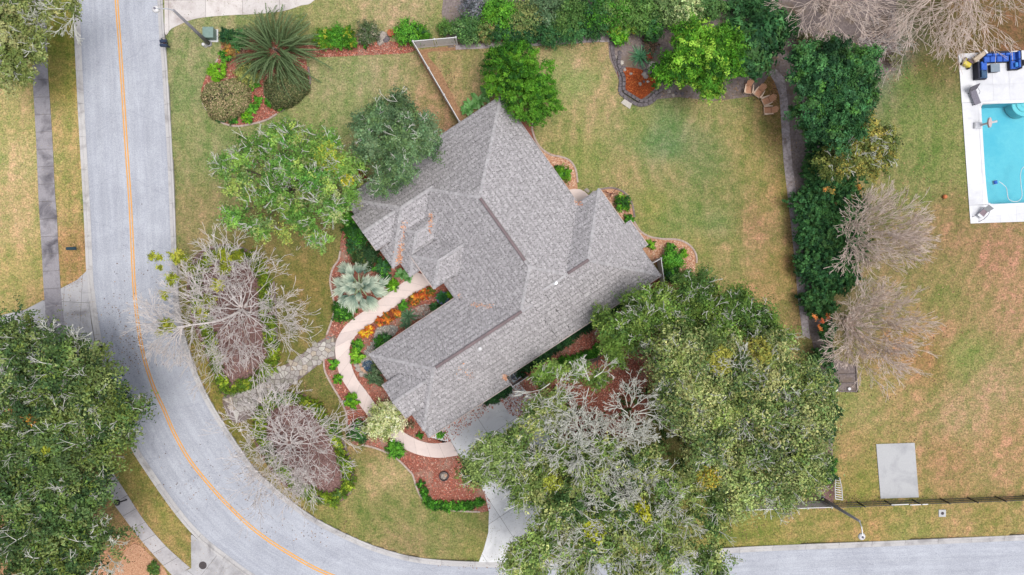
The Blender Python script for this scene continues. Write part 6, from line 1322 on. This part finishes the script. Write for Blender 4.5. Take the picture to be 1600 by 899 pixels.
for i in range(185):
    lv = i/185; az = i*2.39996+r.normal(0, .3); rr_ = 1.25*math.sqrt(r.random()); a2 = az+r.normal(0, .5)
    place(pl_[i % 4], 'frond', pm, (rr_*math.cos(a2), rr_*math.sin(a2), .9+.9*lv), az, .30-.8*lv**1.6, (.98-.34*lv)*r.uniform(.65, 1.12), r.normal(0, .4))
def rosette(label, px, py, Rm, n, w_, pal, seed, h0=.05, droop=.6, rise=.7, name='strappy_plant', cat='plant', group=None, seg=5, lean=.9):
    r = np.random.default_rng(seed); q = P2(px, py, .4); root = empty(name, (*q, 0), label, cat, group); ms = []
    for k in range(3):
        v, f = blade(Rm, w_, droop, seg, rise, .35); t = np.clip(v[:, 0]/Rm, 0, 1)[:, None]; ms.append(colmesh('leaf', v, f, np.array(lin(pal[k % len(pal)]))*(.92+.2*t), r, .1))
    for i in range(n): place(ms[i % 3], 'leaf', root, (0, 0, h0), i*2.39996+r.normal(0, .15), .25-lean*(i/n)**1.2, r.uniform(.75, 1.1)*(1-.3*i/n), r.normal(0, .15))
    return root
rosette('blue-green yucca cluster against the wall beside the crotons', 637, 494, 1.15, 64, .09, [(88, 120, 88), (108, 140, 104), (72, 104, 74)], 171, name='yucca')
rosette('smaller blue-green yucca against the roof edge below the big one', 632, 508, .8, 40, .08, [(92, 122, 92), (76, 108, 78), (104, 134, 100)], 172, name='yucca')
rosette('blue-green fern palm in the back garden corner', 1001, 88, 1.35, 76, .07, [(88, 140, 100), (104, 156, 110), (72, 120, 88)], 173, name='sago_palm', cat='palm')
rosette('second fern palm tucked behind the first one', 1014, 80, 1.0, 44, .07, [(78, 128, 96), (92, 140, 102), (66, 110, 84)], 174, name='sago_palm', cat='palm')
for i, (x, y, Rm, lb) in enumerate(((736, 166, .95, 'lowest broad-leaved plant along the upper left roof edge'), (748, 157, 1.0, 'middle broad-leaved plant along the upper left roof edge'), (760, 148, .95, 'upper broad-leaved plant nearest the roof tip'), (728, 172, .7, 'small broad-leaved plant by the fence end'), (626, 428, .8, 'broad-leaved plant under the entry roof corner'), (637, 434, .6, 'small broad-leaved plant beside the start of the walk'))):
    rosette(lb, x, y, Rm, 16, .34, [(104, 150, 84), (82, 128, 66), (126, 168, 108)], 180+i, .3, .45, .6, 'broad_leaved_plant', seg=5)
# blue pot with plant in the house notch
c = P2(692, 466, .5); pt_ = empty('potted_plant', (*c, 0), 'dark broad-leaved plant in a blue pot in the house notch', 'potted plant')
MB().lathe((*c, 0), [(.34, 0), (.42, .12), (.56, .42), (.6, .52), (.52, .52), (.5, .44), (.0, .44)], 20).build('pot', M['pot'], pt_, smooth=True)
rr_ = np.random.default_rng(5)
v, f = blade(.8, .26, .4, 5, .7, .3); me1 = colmesh('leaf', v, f, np.tile(lin((52, 96, 56)), (len(v), 1)), rr_)
for i in range(18): place(me1, 'leaf', pt_, (0, .12, .45), i*2.4, .2-.9*i/18, .7+.35*rr_.random())
shrub('lime_shrub', 'narrow lime green shrub right of the blue pot', 'shrub', 704, 461, 5, .9, 500, LIME, 191, .13, .12)
# bare reddish shrub in the back bed, fallen timber
def twiggy(label, px, py, R_, seed, mat, n=7, name='bare_shrub'):
    r = np.random.default_rng(seed); q = P2(px, py, .3); root = empty(name, (*q, 0), label, 'shrub'); a = r.uniform(0, 6.28, n)
    P_ = np.repeat([[*q, .05]], n, 0); D = np.stack([np.cos(a), np.sin(a), r.uniform(.4, 1, n)], 1)
    S0, S1, A0, A1, _ = grow(P_, D, R_*.4, .03, 4, 2, .5, r, .75, .05, .7, 2, .15, .009); V, F = tubes_np(S0, S1, A0, A1, 3); mesh_np('stems', V, F, mat, root)
M['redtwig'] = plain('reddish_stems', (140, 84, 78), .8, (104, 58, 56), 4)
twiggy('bare reddish shrub in the bed behind the back wall', 957, 302, 1.0, 201, M['redtwig'])
twiggy('bare red-stemmed shrub between the two front trees', 556, 286, 1.5, 202, M['redtwig'], 12); twiggy('lower bare red-stemmed shrub beside the yard tree', 520, 320, 1.2, 203, M['redtwig'], 10)
tm = empty('fallen_timber', (*P2(1150, 10), 0), 'dark brown timber lying behind the top hedge', 'timber')
for k, (x0, y0, x1, y1) in enumerate(((1118, 14, 1176, 4), (1120, 18, 1178, 9), (1116, 10, 1170, 1))): MB().tube([(*P2(x0, y0, 1.0), .9), (*P2(x1, y1, 1.1), 1.1)], .09, 6).build('plank', plain('dark_timber', (112, 72, 64), .9, (84, 52, 46), 4), tm)

# loose stuff: wood chips, leaf litter --------------------------------------
def scatter_in(poly_px, n, z, seed, sm=True):
    poly = world_line(poly_px, 4, True) if sm else [P2(*p) for p in poly_px]; A_ = np.array(poly); r = np.random.default_rng(seed)
    mn, mx = A_.min(0), A_.max(0); P_ = r.uniform(mn, mx, (n*2, 2)); k = inpoly(P_[:, 0], P_[:, 1], [tuple(p) for p in poly]); P_ = P_[k][:n]
    return np.stack([P_[:, 0], P_[:, 1], z+r.uniform(.005, .03, len(P_))], 1)
RED = [(204, 124, 102), (168, 92, 76), (224, 156, 134), (134, 76, 64), (192, 104, 82), (212, 170, 150)]
ctr = np.concatenate([scatter_in(FRONT, 14000, .02, 1), scatter_in(NORTH, 8000, .022, 2), scatter_in([(770, 615), (1025, 425), (1042, 450), (1030, 540), (1010, 650), (960, 700), (850, 660), (800, 650)], 12000, .02, 3, False)])
dw = lambda P_, poly: inpoly(P_[:, 0], P_[:, 1], poly)
walkp = [tuple(P2(*p)) for p in WO]+[tuple(P2(*p)) for p in WI[::-1]]
ctr = ctr[~dw(ctr, walkp) & ~dw(ctr, fp)]
chips('mulch_chips', ctr, .13, RED, 31)
chips('mulch_chips', np.concatenate([scatter_in(ISL1, 5000, .024, 4), scatter_in(ISL2, 5000, .024, 5)]), .12, [(150, 112, 106), (120, 84, 80), (170, 140, 134), (96, 70, 66)], 32)
chips('mulch_chips', np.concatenate([scatter_in([(985, 346), (1015, 373), (1060, 378), (1084, 400), (1080, 450), (1050, 462), (1030, 420)], 2600, .02, 6), scatter_in([(850, 240), (890, 254), (900, 285), (880, 290)], 900, .02, 7), scatter_in([(940, 300), (975, 305), (986, 335), (965, 335)], 900, .02, 8)]), .12, [(232, 190, 158), (206, 150, 118), (190, 126, 98), (240, 206, 180)], 33)
chips('mulch_chips', scatter_in([(968, 112), (1010, 114), (1026, 126), (1000, 153), (977, 140)], 900, .05, 9), .11, [(196, 98, 48), (160, 70, 30), (214, 120, 62)], 34)
LF = [(150, 116, 84), (120, 92, 70), (176, 140, 100), (96, 76, 60)]
r = np.random.default_rng(35); cs_ = []
for (x, y, sx, sy, n) in ((200, 545, 22, 22, 420), (180, 500, 20, 40, 160), (300, 760, 40, 30, 160), (150, 620, 8, 40, 120), (420, 770, 40, 20, 220), (500, 832, 50, 10, 140), (395, 640, 25, 15, 240), (285, 560, 10, 30, 120), (740, 884, 30, 4, 100), (215, 470, 30, 60, 120)):
    q = np.stack([r.normal(x, sx, n), r.normal(y, sy, n)], 1); cs_ += [(*P2(a, b), -.10) for a, b in q]
cs_ = np.array(cs_)[::2]; onroad = inpoly(cs_[:, 0], cs_[:, 1], road_poly); cs_[~onroad, 2] = .03
chips('leaf_litter', cs_, .11, LF, 36)
cs_ = []
for (x, y, sx, sy, n) in ((1140, 140, 60, 12, 300), (1215, 200, 8, 60, 200), (1240, 400, 8, 90, 250), (800, 66, 80, 3, 400), (330, 560, 40, 60, 500), (430, 600, 60, 20, 400), (110, 400, 10, 60, 200), (1400, 340, 50, 60, 500), (1380, 560, 50, 60, 500), (1400, 90, 40, 25, 500), (200, 860, 30, 20, 300), (700, 140, 10, 40, 200), (1330, 780, 60, 6, 200), (1480, 480, 80, 80, 300), (1100, 820, 60, 20, 250)):
    q = np.stack([r.normal(x, sx, n), r.normal(y, sy, n)], 1); cs_ += [(*P2(a, b), .03) for a, b in q]
cs_ = np.array(cs_); cs_ = cs_[~inpoly(cs_[:, 0], cs_[:, 1], road_poly)]
chips('leaf_litter', cs_, .12, LF+[(196, 160, 120)], 37)
# small gravel at the edges of the stream
chips('gravel', np.concatenate([scatter_in(STREAM, 1500, .06, 12), scatter_in([(625, 500), (655, 478), (684, 476), (676, 488), (650, 500)], 900, .03, 13)]), .10, [(186, 182, 170), (150, 146, 136), (206, 200, 190), (128, 126, 118)], 38)
# tufts of longer grass across the lawns
def grass_tufts(n, seed):
    r = np.random.default_rng(seed); P_ = np.stack([r.uniform(-47.5, 47.5, n), r.uniform(-27, 27, n)], 1)
    bad = inpoly(P_[:, 0], P_[:, 1], [tuple(p) for p in off(RL, -.1)]+[tuple(p) for p in off(RR, .1)[::-1]]) | inpoly(P_[:, 0], P_[:, 1], [tuple(p) for p in DECK])
    P_ = P_[~bad]; n = len(P_); i = np.clip(((P_[:, 0]-GX[0])/.4).astype(int), 0, NGX-1); j = np.clip(((P_[:, 1]-GY[0])/.4).astype(int), 0, NGY-1); c = colg[j*NGX+i]
    N_ = unit(np.stack([r.normal(0, .5, n), r.normal(0, .5, n), np.ones(n)], 1)); LL = r.uniform(.07, .17, n)
    Q = leaf_quads(np.stack([P_[:, 0], P_[:, 1], r.uniform(.004, .014, n)], 1), N_, LL, LL*.45, r)
    k = r.choice([.62, .8, 1.15, 1.4], n)[:, None]*r.normal(1, .1, (n, 3)); k[:, 2] *= 1.12
    o = mesh_np('grass_tufts', Q.reshape(-1, 3), np.arange(3*n).reshape(n, 3), M['chip'], col=np.repeat(np.clip(c*k, .01, .7), 3, 0)); o['kind'] = 'stuff'
grass_tufts(120000, 39)
